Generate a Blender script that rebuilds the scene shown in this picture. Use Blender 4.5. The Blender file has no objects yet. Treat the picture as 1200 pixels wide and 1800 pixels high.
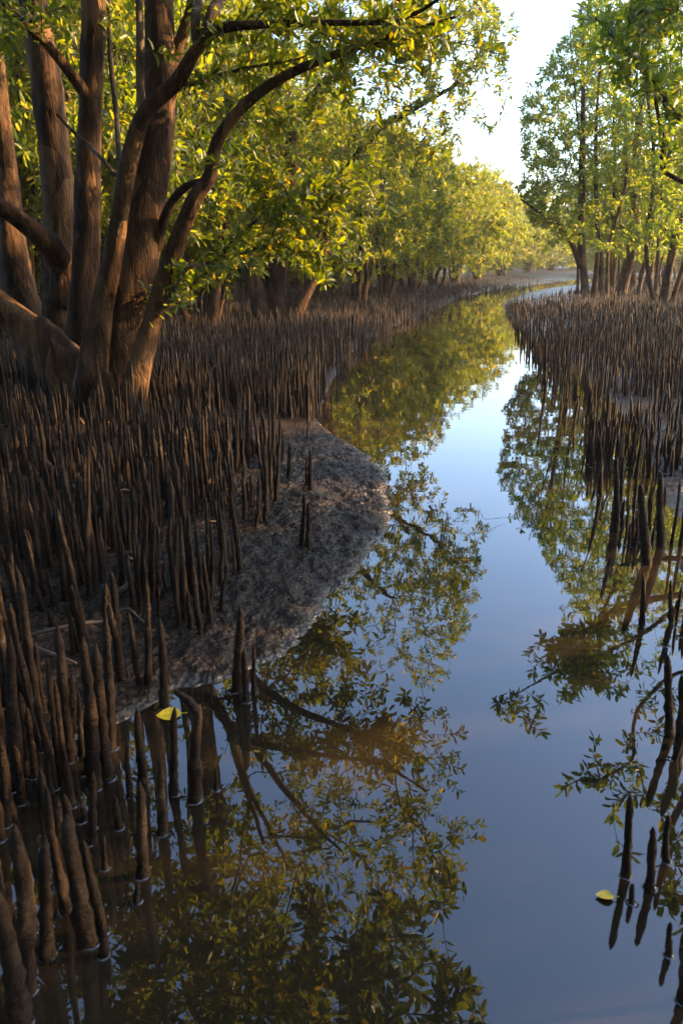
import bpy, math, random
import numpy as np
from mathutils import Matrix, Vector

# ------------------------------------------------------------------ camera, sky, sun, exposure
SC = bpy.context.scene
COL = SC.collection
R = math.radians
PITCH, CAMH, FPX = R(17.6), 1.5, 1400.0      # focal length in units of a 1200 x 1800 picture

cd = bpy.data.cameras.new('camera')
cam = bpy.data.objects.new('camera', cd)
COL.objects.link(cam)
cam.location = (0, 0, CAMH)
cam.rotation_euler = (math.pi / 2 - PITCH, 0, 0)
cd.sensor_fit = 'VERTICAL'
cd.sensor_height = 36
cd.lens = 28
cd.clip_start, cd.clip_end = 0.05, 3000
cd.dof.use_dof = True
cd.dof.focus_distance = 6.5
cd.dof.aperture_fstop = 5.6
SC.camera = cam

SUN_AZ, SUN_EL = R(80), R(24)                # azimuth measured to the right of the view
sun_dir = Vector((math.cos(SUN_EL) * math.sin(SUN_AZ), math.cos(SUN_EL) * math.cos(SUN_AZ), math.sin(SUN_EL)))
w = bpy.data.worlds.new('World')
SC.world = w
w.use_nodes = True
nt = w.node_tree
sky = nt.nodes.new('ShaderNodeTexSky')
sky.sky_type = 'NISHITA'
sky.sun_disc = False
sky.sun_elevation = SUN_EL
sky.sun_rotation = SUN_AZ
sky.air_density, sky.dust_density, sky.ozone_density = 1.0, 1.9, 3.3
nt.nodes['Background'].inputs['Strength'].default_value = 0.15
nt.links.new(sky.outputs[0], nt.nodes['Background'].inputs['Color'])
sl = bpy.data.lights.new('sun', 'SUN')
sl.energy, sl.angle, sl.color = 5.0, R(0.6), (1.0, 0.62, 0.28)
so = bpy.data.objects.new('sun', sl)
COL.objects.link(so)
so.rotation_euler = (-sun_dir).to_track_quat('-Z', 'Y').to_euler()
so.location = (30, 10, 20)
vs = SC.view_settings
vs.view_transform, vs.look, vs.gamma, vs.exposure = 'Standard', 'None', 1.0, 2.5
vs.use_curve_mapping = False
SC.render.engine = 'CYCLES'
SC.cycles.max_bounces = 8
SC.cycles.transmission_bounces = 4
SC.cycles.diffuse_bounces = 3
SC.cycles.glossy_bounces = 3
SC.cycles.caustics_reflective = False
SC.cycles.caustics_refractive = False

# ------------------------------------------------------------------ picture <-> place
CP, SP = math.cos(PITCH), math.sin(PITCH)


def ray(px, py):
    a, b = (px - 600) / FPX, (900 - py) / FPX
    return np.array([a, CP + b * SP, -SP + b * CP])


def at(px, py, Y):
    d = ray(px, py)
    return np.array([0, 0, CAMH]) + d * (Y / d[1])


def on_z(px, py, z=0.0):
    d = ray(px, py)
    return np.array([0, 0, CAMH]) + d * ((z - CAMH) / d[2])


def mirrored(px, py, z):
    """the place at height z that is seen mirrored in the water at this pixel"""
    d = ray(px, py) * np.array([1, 1, -1])
    return np.array([0, 0, -CAMH]) + d * ((z + CAMH) / d[2])


def project(P, mirror=False):
    P = np.atleast_2d(P).astype(float)
    x, y, z = P[:, 0], P[:, 1], (-P[:, 2] if mirror else P[:, 2]) - CAMH
    f = y * CP - z * SP
    u = y * SP + z * CP
    f = np.where(f < 0.05, 1e-6, f)
    return np.stack([600 + FPX * x / f, 900 - FPX * u / f, f], 1)


def inside(poly, X, Y):
    poly = np.array(poly, float)
    r = np.zeros(np.shape(X), bool)
    j = len(poly) - 1
    for i in range(len(poly)):
        xi, yi = poly[i]
        xj, yj = poly[j]
        c = ((yi > Y) != (yj > Y)) & (X < (xj - xi) * (Y - yi) / (yj - yi + 1e-12) + xi)
        r ^= c
        j = i
    return r


def seg_dist(poly, X, Y, closed=True):
    poly = np.array(poly, float)
    best = np.full(np.shape(X), 1e9)
    n = len(poly)
    for i in range(n if closed else n - 1):
        a, b = poly[i], poly[(i + 1) % n]
        ab = b - a
        t = np.clip(((X - a[0]) * ab[0] + (Y - a[1]) * ab[1]) / (ab @ ab + 1e-12), 0, 1)
        d = np.hypot(X - a[0] - t * ab[0], Y - a[1] - t * ab[1])
        best = np.minimum(best, d)
    return best


def hash2(ix, iy, seed):
    h = (ix.astype(np.int64) * 374761393 + iy.astype(np.int64) * 668265263 + seed * 974634533) & 0xFFFFFFFF
    h = ((h ^ (h >> 13)) * 1274126177) & 0xFFFFFFFF
    h = h ^ (h >> 16)
    return (h & 0xFFFF) / 65535.0


def vnoise(x, y, seed=0):
    ix, iy = np.floor(x), np.floor(y)
    fx, fy = x - ix, y - iy
    fx, fy = fx * fx * (3 - 2 * fx), fy * fy * (3 - 2 * fy)
    a, b = hash2(ix, iy, seed), hash2(ix + 1, iy, seed)
    c, d = hash2(ix, iy + 1, seed), hash2(ix + 1, iy + 1, seed)
    return (a + (b - a) * fx) * (1 - fy) + (c + (d - c) * fx) * fy


def fbm(x, y, seed=0, octs=3, gain=0.5):
    s, a, t = 0.0, 1.0, 0.0
    for k in range(octs):
        s = s + a * vnoise(x * 2.03 ** k, y * 2.03 ** k, seed + 17 * k)
        t += a
        a *= gain
    return s / t - 0.5


# ------------------------------------------------------------------ objects and meshes
def tag(o, label=None, cat=None, group=None, kind=None):
    for k, v in (('label', label), ('category', cat), ('group', group), ('kind', kind)):
        if v:
            o[k] = v
    return o


def empty(name, loc):
    o = bpy.data.objects.new(name, None)
    o.empty_display_size = 0.2
    o.location = loc
    COL.objects.link(o)
    return o


def mesh_from(name, V, F, mat, smooth=True):
    """V (n,3); F a list of int arrays, each (m,3) or (m,4)"""
    me = bpy.data.meshes.new(name)
    V = np.ascontiguousarray(V, dtype=np.float32)
    F = [np.asarray(f, np.int32) for f in F if len(f)]
    loops = np.concatenate([f.ravel() for f in F])
    tot = np.concatenate([np.full(len(f), f.shape[1], np.int32) for f in F])
    start = np.concatenate([[0], np.cumsum(tot)[:-1]]).astype(np.int32)
    me.vertices.add(len(V))
    me.vertices.foreach_set('co', V.ravel())
    me.loops.add(len(loops))
    me.loops.foreach_set('vertex_index', loops.astype(np.int32))
    me.polygons.add(len(tot))
    me.polygons.foreach_set('loop_start', start)
    me.polygons.foreach_set('loop_total', tot)
    if smooth:
        me.polygons.foreach_set('use_smooth', np.ones(len(tot), bool))
    me.update(calc_edges=True)
    me.validate()
    if mat:
        me.materials.append(mat)
    return me


def link(name, me, parent=None):
    o = bpy.data.objects.new(name, me)
    COL.objects.link(o)
    if parent:
        o.parent = parent
    return o


class Geo:
    """collects vertices and faces of several shapes that form ONE mesh"""
    def __init__(s):
        s.V, s.T, s.Q, s.n = [], [], [], 0

    def add(s, V, Q=None, T=None):
        s.V.append(np.asarray(V, float))
        if Q is not None and len(Q):
            s.Q.append(np.asarray(Q) + s.n)
        if T is not None and len(T):
            s.T.append(np.asarray(T) + s.n)
        s.n += len(V)

    def mesh(s, name, mat, off=(0, 0, 0), smooth=True):
        F = []
        if s.Q:
            F.append(np.concatenate(s.Q))
        if s.T:
            F.append(np.concatenate(s.T))
        return mesh_from(name, np.concatenate(s.V) - np.array(off), F, mat, smooth)


def unit(v):
    return v / (np.linalg.norm(v, axis=-1, keepdims=True) + 1e-9)


def tube(P, rad, sides, lump=0.0, seed=0, cap0=False):
    """a tube along P; returns V, quads, tris"""
    P, rad = np.asarray(P, float), np.asarray(rad, float)
    n = len(P)
    T = np.empty_like(P)
    T[1:-1] = P[2:] - P[:-2]
    T[0], T[-1] = P[1] - P[0], P[-1] - P[-2]
    T = unit(T)
    m = np.abs(T.mean(0))
    ref = np.zeros(3)
    ref[int(np.argmin(m))] = 1
    A = unit(np.cross(T, ref))
    B = np.cross(T, A)
    ang = np.arange(sides) * (2 * math.pi / sides)
    r = np.repeat(rad[:, None], sides, 1)
    if lump:
        L = np.concatenate([[0], np.cumsum(np.linalg.norm(np.diff(P, axis=0), axis=1))])
        s1, s2 = seed * 1.7, seed * 2.9
        c, s_ = np.cos(ang)[None] * 1.3 + 7, np.sin(ang)[None] * 1.3 + 7
        rr = (vnoise(c + s1 + 0 * L[:, None], s_ + L[:, None] * 2.2 + s2, seed) - .5) * 1.2 \
            + (vnoise(c * 3 + s1, s_ * 3 + L[:, None] * 6 + s2, seed + 5) - .5) * 0.55 \
            + (vnoise(c * 8 + s1, s_ * 8 + L[:, None] * 16 + s2, seed + 9) - .5) * 0.3
        r = r * (1 + lump * rr)
    V = P[:, None] + r[..., None] * (np.cos(ang)[None, :, None] * A[:, None] + np.sin(ang)[None, :, None] * B[:, None])
    V = V.reshape(-1, 3)
    i = np.arange(n - 1)[:, None] * sides
    k = np.arange(sides)[None]
    k2 = (k + 1) % sides
    Q = np.stack([i + k, i + k2, i + sides + k2, i + sides + k], -1).reshape(-1, 4)
    V = np.vstack([V, P[-1] + T[-1] * rad[-1] * 0.6])
    e = (n - 1) * sides
    Tt = np.stack([e + k[0], e + k2[0], np.full(sides, n * sides)], -1)
    return V, Q, Tt


def smooth_path(pts, step=0.1):
    """Catmull-Rom through rows (x,y,z,r)"""
    p = np.asarray(pts, float)
    p = np.vstack([2 * p[0] - p[1], p, 2 * p[-1] - p[-2]])
    p[0, 3], p[-1, 3] = p[1, 3], p[-2, 3]
    out = []
    for i in range(1, len(p) - 2):
        k = max(2, int(np.linalg.norm(p[i + 1, :3] - p[i, :3]) / step))
        t = np.linspace(0, 1, k, endpoint=False)[:, None]
        a, b, c, d = p[i - 1], p[i], p[i + 1], p[i + 2]
        out.append(0.5 * (2 * b + (c - a) * t + (2 * a - 5 * b + 4 * c - d) * t ** 2 + (3 * b - a - 3 * c + d) * t ** 3))
    out.append(p[-2][None])
    out = np.vstack(out)
    out[:, 3] = np.maximum(out[:, 3], 0.002)
    return out


# ------------------------------------------------------------------ materials
def new_mat(name):
    m = bpy.data.materials.new(name)
    m.use_nodes = True
    n = m.node_tree
    n.nodes.clear()
    out = n.nodes.new('ShaderNodeOutputMaterial')
    return m, n, out


def nd(n, t, **kw):
    x = n.nodes.new(t)
    for k, v in kw.items():
        if k in x.inputs:
            x.inputs[k].default_value = v
        else:
            setattr(x, k, v)
    return x


def ramp(n, fac, stops):
    r = n.nodes.new('ShaderNodeValToRGB')
    e = r.color_ramp.elements
    while len(e) < len(stops):
        e.new(0.5)
    for q, (p, c) in zip(e, stops):
        q.position, q.color = p, (*c, 1)
    n.links.new(fac, r.inputs[0])
    return r.outputs[0]


def leaf_mat(name, c_dark, c_mid, c_yel, trans):
    m, n, out = new_mat(name)
    g = nd(n, 'ShaderNodeNewGeometry')
    oi = nd(n, 'ShaderNodeObjectInfo')
    ad = nd(n, 'ShaderNodeMath', operation='ADD')
    n.links.new(g.outputs['Random Per Island'], ad.inputs[0])
    n.links.new(oi.outputs['Random'], ad.inputs[1])
    fr = nd(n, 'ShaderNodeMath', operation='FRACT')
    n.links.new(ad.outputs[0], fr.inputs[0])
    col = ramp(n, fr.outputs[0], [(0, c_dark), (.45, c_mid), (.91, c_mid), (.97, c_yel), (1, c_yel)])
    p = nd(n, 'ShaderNodeBsdfPrincipled', Roughness=0.38)
    p.inputs['Specular IOR Level'].default_value = 0.45
    n.links.new(col, p.inputs['Base Color'])
    tr = nd(n, 'ShaderNodeBsdfTranslucent')
    mx = nd(n, 'ShaderNodeMix', data_type='RGBA', blend_type='MULTIPLY')
    mx.inputs[0].default_value = 1
    n.links.new(col, mx.inputs[6])
    mx.inputs[7].default_value = (*trans, 1)
    n.links.new(mx.outputs[2], tr.inputs[0])
    sh = nd(n, 'ShaderNodeMixShader')
    sh.inputs[0].default_value = 0.5
    n.links.new(p.outputs[0], sh.inputs[1])
    n.links.new(tr.outputs[0], sh.inputs[2])
    n.links.new(sh.outputs[0], out.inputs[0])
    return m


LEAF = leaf_mat('mangrove_leaf', (.036, .060, .008), (.080, .110, .011), (.22, .17, .014), (3.8, 3.1, .55))
LEAF_LESS_SUN = leaf_mat('mangrove_leaf_less_sun', (.040, .072, .012), (.085, .125, .017), (.22, .20, .016), (3.7, 3.2, .7))  # same species; left yellow and right green put the light's difference into colour


def bark_mat(name, c0, c1, c2, scale=1.0, bump=0.5, rough=.85):
    m, n, out = new_mat(name)
    tc = nd(n, 'ShaderNodeTexCoord')
    mp = nd(n, 'ShaderNodeMapping')
    mp.inputs['Scale'].default_value = (14 * scale, 14 * scale, 4 * scale)
    n.links.new(tc.outputs['Object'], mp.inputs[0])
    n1 = nd(n, 'ShaderNodeTexNoise', Scale=1.0, Detail=6.0, Roughness=.65)
    n.links.new(mp.outputs[0], n1.inputs['Vector'])
    n2 = nd(n, 'ShaderNodeTexNoise', Scale=1.6 * scale, Detail=3.0)
    n.links.new(tc.outputs['Object'], n2.inputs['Vector'])
    vo = nd(n, 'ShaderNodeTexVoronoi', Scale=1.4)
    vo.feature = 'DISTANCE_TO_EDGE'
    n.links.new(mp.outputs[0], vo.inputs['Vector'])
    mx = nd(n, 'ShaderNodeMath', operation='MULTIPLY_ADD')
    n.links.new(n2.outputs[0], mx.inputs[0])
    mx.inputs[1].default_value = .6
    n3 = nd(n, 'ShaderNodeMath', operation='MULTIPLY')
    n3.inputs[1].default_value = .45
    n.links.new(n1.outputs[0], n3.inputs[0])
    n.links.new(n3.outputs[0], mx.inputs[2])
    vc = nd(n, 'ShaderNodeTexVoronoi', Scale=.55)
    n.links.new(mp.outputs[0], vc.inputs['Vector'])
    vb = nd(n, 'ShaderNodeSeparateColor')
    n.links.new(vc.outputs['Color'], vb.inputs[0])
    pl = nd(n, 'ShaderNodeMath', operation='MULTIPLY_ADD')
    n.links.new(vb.outputs[0], pl.inputs[0])
    pl.inputs[1].default_value = .22
    n.links.new(mx.outputs[0], pl.inputs[2])
    col = ramp(n, pl.outputs[0], [(.42, c0), (.61, c1), (.80, c2)])
    p = nd(n, 'ShaderNodeBsdfPrincipled', Roughness=rough)
    p.inputs['Specular IOR Level'].default_value = .15
    n.links.new(col, p.inputs['Base Color'])
    cl = nd(n, 'ShaderNodeMath', operation='MINIMUM')
    cl.inputs[1].default_value = .12
    n.links.new(vo.outputs['Distance'], cl.inputs[0])
    hs = nd(n, 'ShaderNodeMath', operation='MULTIPLY_ADD')
    n.links.new(cl.outputs[0], hs.inputs[0])
    hs.inputs[1].default_value = .7
    n.links.new(n1.outputs[0], hs.inputs[2])
    b = nd(n, 'ShaderNodeBump', Strength=bump, Distance=.05)
    n.links.new(hs.outputs[0], b.inputs['Height'])
    n.links.new(b.outputs[0], p.inputs['Normal'])
    n.links.new(p.outputs[0], out.inputs[0])
    return m


BARK = bark_mat('trunk_bark', (.010, .0052, .0027), (.038, .0195, .009), (.13, .072, .033), 1.0, 1.0)
BARK_THIN = bark_mat('branch_bark', (.03, .022, .015), (.065, .046, .03), (.13, .095, .062), 2.0, .5)


def root_mat():
    m, n, out = new_mat('root_bark')
    g = nd(n, 'ShaderNodeNewGeometry')
    mp = nd(n, 'ShaderNodeMapping')
    mp.inputs['Scale'].default_value = (40, 40, 75)
    n.links.new(g.outputs['Position'], mp.inputs[0])
    a = nd(n, 'ShaderNodeTexNoise', Scale=1.0, Detail=4.0, Roughness=.6)
    n.links.new(mp.outputs[0], a.inputs['Vector'])
    b = nd(n, 'ShaderNodeTexNoise', Scale=9.0, Detail=3.0)
    n.links.new(g.outputs['Position'], b.inputs['Vector'])
    c = nd(n, 'ShaderNodeTexNoise', Scale=150.0, Detail=4.0, Roughness=.7)
    n.links.new(g.outputs['Position'], c.inputs['Vector'])
    ac = nd(n, 'ShaderNodeMath', operation='MULTIPLY_ADD')
    n.links.new(c.outputs[0], ac.inputs[0])
    ac.inputs[1].default_value = .7
    n.links.new(a.outputs[0], ac.inputs[2])
    mx = nd(n, 'ShaderNodeMath', operation='MULTIPLY_ADD')
    n.links.new(ac.outputs[0], mx.inputs[0])
    mx.inputs[1].default_value = .62
    n.links.new(b.outputs[0], mx.inputs[2])
    hf = nd(n, 'ShaderNodeMath', operation='MULTIPLY')
    hf.inputs[1].default_value = .5
    n.links.new(mx.outputs[0], hf.inputs[0])
    col = ramp(n, hf.outputs[0], [(.34, (.006, .0033, .002)), (.5, (.015, .0088, .0052)), (.60, (.036, .023, .014)), (.70, (.10, .072, .05))])
    p = nd(n, 'ShaderNodeBsdfPrincipled', Roughness=.55)
    p.inputs['Specular IOR Level'].default_value = .12
    n.links.new(col, p.inputs['Base Color'])
    bp = nd(n, 'ShaderNodeBump', Strength=.9, Distance=.010)
    n.links.new(ac.outputs[0], bp.inputs['Height'])
    n.links.new(bp.outputs[0], p.inputs['Normal'])
    n.links.new(p.outputs[0], out.inputs[0])
    return m


ROOTM = root_mat()


def flat_mat(name, c, rough=.6, bump=0):
    m, n, out = new_mat(name)
    tc = nd(n, 'ShaderNodeTexCoord')
    ns = nd(n, 'ShaderNodeTexNoise', Scale=60.0, Detail=4.0)
    n.links.new(tc.outputs['Object'], ns.inputs['Vector'])
    col = ramp(n, ns.outputs[0], [(.3, tuple(v * .6 for v in c)), (.7, tuple(v * 1.15 for v in c))])
    p = nd(n, 'ShaderNodeBsdfPrincipled', Roughness=rough)
    n.links.new(col, p.inputs['Base Color'])
    n.links.new(p.outputs[0], out.inputs[0])
    return m


STICK = flat_mat('dead_wood', (.075, .05, .033), .8)
YELLOW = flat_mat('yellow_leaf', (.62, .42, .015), .45)
LITTER = flat_mat('dry_leaf', (.20, .105, .035), .6)


def mud_mat():
    m, n, out = new_mat('wet_mud')
    g = nd(n, 'ShaderNodeNewGeometry')
    sep = nd(n, 'ShaderNodeSeparateXYZ')
    n.links.new(g.outputs['Position'], sep.inputs[0])
    big = nd(n, 'ShaderNodeTexNoise', Scale=1.3, Detail=4.0)
    mid = nd(n, 'ShaderNodeTexNoise', Scale=26.0, Detail=5.0, Roughness=.6)
    fin = nd(n, 'ShaderNodeTexNoise', Scale=85.0, Detail=4.0, Roughness=.6)
    vor = nd(n, 'ShaderNodeTexVoronoi', Scale=42.0)
    for q in (big, mid, fin, vor):
        n.links.new(g.outputs['Position'], q.inputs['Vector'])
    col = ramp(n, big.outputs[0], [(.3, (.011, .007, .004)), (.55, (.019, .0125, .0075)), (.75, (.030, .0205, .013))])
    p = nd(n, 'ShaderNodeBsdfPrincipled')
    p.inputs['Specular IOR Level'].default_value = .22
    n.links.new(col, p.inputs['Base Color'])
    ms = nd(n, 'ShaderNodeMapRange')
    n.links.new(sep.outputs['Z'], ms.inputs[0])
    ms.inputs[1].default_value, ms.inputs[2].default_value = 0.004, 0.022
    ms.inputs[3].default_value, ms.inputs[4].default_value = 0.65, 0.15
    n.links.new(ms.outputs[0], p.inputs['Specular IOR Level'])
    mr = nd(n, 'ShaderNodeMapRange')
    n.links.new(sep.outputs['Z'], mr.inputs[0])
    mr.inputs[1].default_value, mr.inputs[2].default_value = 0.0, 0.16
    mr.inputs[3].default_value, mr.inputs[4].default_value = 0.04, 0.24
    ad = nd(n, 'ShaderNodeMath', operation='MULTIPLY_ADD')
    n.links.new(mid.outputs[0], ad.inputs[0])
    ad.inputs[1].default_value = .25
    n.links.new(mr.outputs[0], ad.inputs[2])
    n.links.new(ad.outputs[0], p.inputs['Roughness'])
    h1 = nd(n, 'ShaderNodeMath', operation='MULTIPLY_ADD')
    n.links.new(vor.outputs['Distance'], h1.inputs[0])
    h1.inputs[1].default_value = .7
    n.links.new(mid.outputs[0], h1.inputs[2])
    h2 = nd(n, 'ShaderNodeMath', operation='MULTIPLY_ADD')
    n.links.new(fin.outputs[0], h2.inputs[0])
    h2.inputs[1].default_value = .5
    n.links.new(h1.outputs[0], h2.inputs[2])
    b = nd(n, 'ShaderNodeBump', Strength=.9, Distance=.02)
    n.links.new(h2.outputs[0], b.inputs['Height'])
    n.links.new(b.outputs[0], p.inputs['Normal'])
    n.links.new(p.outputs[0], out.inputs[0])
    return m


def water_mat():
    m, n, out = new_mat('creek_water')
    g = nd(n, 'ShaderNodeNewGeometry')
    mp = nd(n, 'ShaderNodeMapping')
    mp.inputs['Scale'].default_value = (1.0, 2.4, 1.0)
    n.links.new(g.outputs['Position'], mp.inputs[0])
    a = nd(n, 'ShaderNodeTexNoise', Scale=1.1, Detail=2.0)
    b_ = nd(n, 'ShaderNodeTexNoise', Scale=9.0, Detail=2.0)
    for q in (a, b_):
        n.links.new(mp.outputs[0], q.inputs['Vector'])
    s = nd(n, 'ShaderNodeMath', operation='MULTIPLY_ADD')
    n.links.new(b_.outputs[0], s.inputs[0])
    s.inputs[1].default_value = .05
    n.links.new(a.outputs[0], s.inputs[2])
    bp = nd(n, 'ShaderNodeBump', Strength=.07, Distance=.010)
    n.links.new(s.outputs[0], bp.inputs['Height'])
    mud = nd(n, 'ShaderNodeTexNoise', Scale=.9, Detail=3.0)
    n.links.new(g.outputs['Position'], mud.inputs['Vector'])
    col = ramp(n, mud.outputs[0], [(.3, (.010, .0075, .0045)), (.7, (.017, .0125, .0072))])
    p = nd(n, 'ShaderNodeBsdfPrincipled', Roughness=0.012, IOR=1.7)
    n.links.new(col, p.inputs['Base Color'])
    n.links.new(bp.outputs[0], p.inputs['Normal'])
    n.links.new(p.outputs[0], out.inputs[0])
    return m


MUD, WATER = mud_mat(), water_mat()

# ------------------------------------------------------------------ the creek and its banks
LEFT_PX = [(-420, 1420), (-200, 1380), (0, 1332), (120, 1300), (230, 1262), (300, 1218), (420, 1190), (500, 1150), (590, 1045),
           (655, 972), (692, 900), (682, 845), (650, 800), (600, 772), (562, 750), (556, 725), (575, 690), (598, 640),
           (638, 597), (700, 570), (765, 545), (805, 524), (880, 507), (960, 498), (1040, 490)]
RIGHT_PX = [(1120, 491), (1010, 500), (930, 513), (888, 526), (880, 536), (888, 550), (915, 575), (975, 620), (1055, 690),
            (1118, 760), (1150, 850), (1178, 940), (1215, 1060), (1290, 1200), (1420, 1420)]
creek = [(-9, -30), (-5, -6), (-3.4, .6)] + [tuple(on_z(*p)[:2]) for p in LEFT_PX] + [tuple(on_z(*p)[:2]) for p in RIGHT_PX] \
    + [(2.6, .4), (4.5, -6), (7, -30)]


def shore(X, Y):
    """signed distance from the waterline, positive on land"""
    d = seg_dist(creek, X, Y)
    s = np.where(inside(creek, X, Y), -d, d)
    return s + .05 * fbm(X * 3, Y * 3, 3, 2) + .03 * fbm(X * 9, Y * 9, 4, 2)


def ground_z(X, Y, fine=True):
    X, Y = np.asarray(X, float), np.asarray(Y, float)
    s = shore(X, Y)
    land = .042 * (1 - np.exp(-np.maximum(s, 0) / .05)) + .26 * (1 - np.exp(-np.maximum(s - .15, 0) / 6.0))
    right = np.clip((X - 1.0) / 1.5, 0, 1) * np.clip((22 - Y) / 8, 0, 1)          # the right bank is lower and wetter
    land = land * (1 - .72 * right)
    sea = -.4 * (1 - np.exp(np.minimum(s, 0) / .8))
    z = np.where(s > 0, land, sea)
    amp = np.clip(s * 8 + .6, 0, 1)
    z = z + amp * (.05 * fbm(X * 1.1, Y * 1.1, 11, 3) + .035 * fbm(X * 4, Y * 4, 12, 2))
    if fine:
        near = np.clip((9 - Y) / 3, 0, 1)
        z = z + amp * near * (.05 * fbm(X * 17, Y * 17, 21, 3, .6) - .03 * np.abs(fbm(X * 26, Y * 26, 25, 2)))
    return z


def axis(fine0, fine1, step, lo, hi, grow=1.09):
    a = list(np.arange(fine0, fine1, step))
    s, x = step, a[-1]
    while x < hi:
        s = min(s * grow, 80)
        x += s
        a.append(x)
    s, x = step, a[0]
    b = []
    while x > lo:
        s = min(s * grow, 80)
        x -= s
        b.append(x)
    return np.array(b[::-1] + a)


gx = axis(-2.0, 1.0, .0135, -320, 320)
gy = axis(2.3, 6.2, .0145, -120, 420, 1.05)
GX, GY = np.meshgrid(gx, gy)
GZ = ground_z(GX, GY)
nx, ny = len(gx), len(gy)
ii = (np.arange(ny - 1)[:, None] * nx + np.arange(nx - 1)[None]).ravel()
g_me = mesh_from('mud_bank', np.stack([GX, GY, GZ], -1).reshape(-1, 3), [np.stack([ii, ii + 1, ii + nx + 1, ii + nx], 1)], MUD)
tag(link('mud_bank', g_me), kind='structure', label='dark wet mud banks of the tidal creek')

# ------------------------------------------------------------------ leaves
LEAF_U = np.array([(0, 0, 0), (.36, .175, .05), (.74, .145, .02), (1, 0, -.10), (.74, -.145, .02), (.36, -.175, .05)])
rng = np.random.default_rng(7)


def leaf_frames(pos, dirs, m, length, r, spread=.30):
    """m leaves round each shoot tip -> base (n,3), three axes (n,3), length (n)"""
    n = len(pos)
    dirs = unit(dirs)
    ref = np.where(np.abs(dirs[:, 2:3]) < .8, np.array([[0, 0, 1.]]), np.array([[1., 0, 0]]))
    A = unit(np.cross(dirs, ref))
    B = np.cross(dirs, A)
    k = np.arange(m)
    off = (k / m)[None] ** 1.3 * spread * r.uniform(.7, 1.3, (n, 1))
    ph = k[None] * 2.4 + r.uniform(0, 6.28, (n, 1)) + r.normal(0, .35, (n, m))
    open_ = .75 + .55 * (k / m)[None] + r.normal(0, .22, (n, m))
    rad = np.cos(ph)[..., None] * A[:, None] + np.sin(ph)[..., None] * B[:, None]
    d = np.cos(open_)[..., None] * dirs[:, None] + np.sin(open_)[..., None] * rad
    d = d + np.array([0, 0, .10]) + r.normal(0, .12, (n, m, 3))
    d = unit(d)
    b = pos[:, None] - dirs[:, None] * off[..., None] + rad * .006
    nrm = dirs[:, None] * .7 + np.array([0, 0, .8]) + r.normal(0, .45, (n, m, 3))
    s = unit(np.cross(nrm, d))
    nn = np.cross(d, s)
    L = length * r.uniform(.62, 1.18, (n, m)) * (.75 + .25 * np.minimum(1, k / 3))[None]
    return b.reshape(-1, 3), d.reshape(-1, 3), s.reshape(-1, 3), nn.reshape(-1, 3), L.reshape(-1)


def leaves_mesh(name, fr, mat, off):
    b, d, s, n, L = fr
    U = LEAF_U
    V = b[:, None] + L[:, None, None] * (U[None, :, 0:1] * d[:, None] + U[None, :, 1:2] * s[:, None] + U[None, :, 2:3] * n[:, None])
    k = np.arange(len(b))[:, None] * 6
    Q = np.concatenate([k + np.array([[0, 3, 2, 1]]), k + np.array([[0, 5, 4, 3]])])
    return mesh_from(name, V.reshape(-1, 3) - np.asarray(off), [Q], mat, False)


leaf_single = {}
for key, mt in (('a', LEAF), ('b', LEAF_LESS_SUN)):
    U = np.array([(0, 0, 0), (.18, .125, .03), (.42, .205, .05), (.74, .165, .02), (.92, .07, -.05), (1, 0, -.10), (.92, -.07, -.05), (.74, -.165, .02), (.42, -.205, .05), (.18, -.125, .03), (.4, 0, 0), (.74, 0, -.03)])
    leaf_single[key] = mesh_from('leaf', U, [np.array([(0, 10, 2, 1), (10, 11, 3, 2), (0, 9, 8, 10), (10, 8, 7, 11)]), np.array([(11, 5, 4), (11, 4, 3), (11, 6, 5), (11, 7, 6)])], mt)

# the sky that stays open between the two woods (as seen, and as mirrored)
GAP = [(885, -400), (900, 0), (908, 60), (902, 160), (875, 232), (815, 225), (800, 285), (845, 290), (890, 330), (910, 338), (904, 300), (893, 260), (905, 180), (930, 140), (960, 90), (1000, 60), (1030, 0), (1030, -60), (1010, -120)]
GAP_M = [(905, 630), (830, 695), (760, 745), (728, 815), (800, 815), (830, 860), (880, 900), (875, 1000), (860, 1060), (820, 1110), (790, 1170), (800, 1210), (850, 1280), (892, 1310), (882, 1350), (855, 1400), (845, 1480), (820, 1550), (800, 1590), (740, 1600), (720, 1640), (770, 1680), (830, 1720), (850, 1770), (850, 2000), (1250, 2000), (1230, 1640), (1150, 1600), (1075, 1450), (1005, 1380), (1050, 1310), (1010, 1280), (940, 1290), (865, 1240), (930, 1190), (975, 1140), (985, 1080), (975, 1010), (930, 960), (885, 900), (875, 850), (880, 760), (890, 700), (920, 650)]


def keep_open(P):
    """True where a shoot tip leaves the open sky open"""
    a, b = project(P), project(P, True)
    return ~(inside(GAP, a[:, 0], a[:, 1]) | inside(GAP_M, b[:, 0], b[:, 1]))


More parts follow.
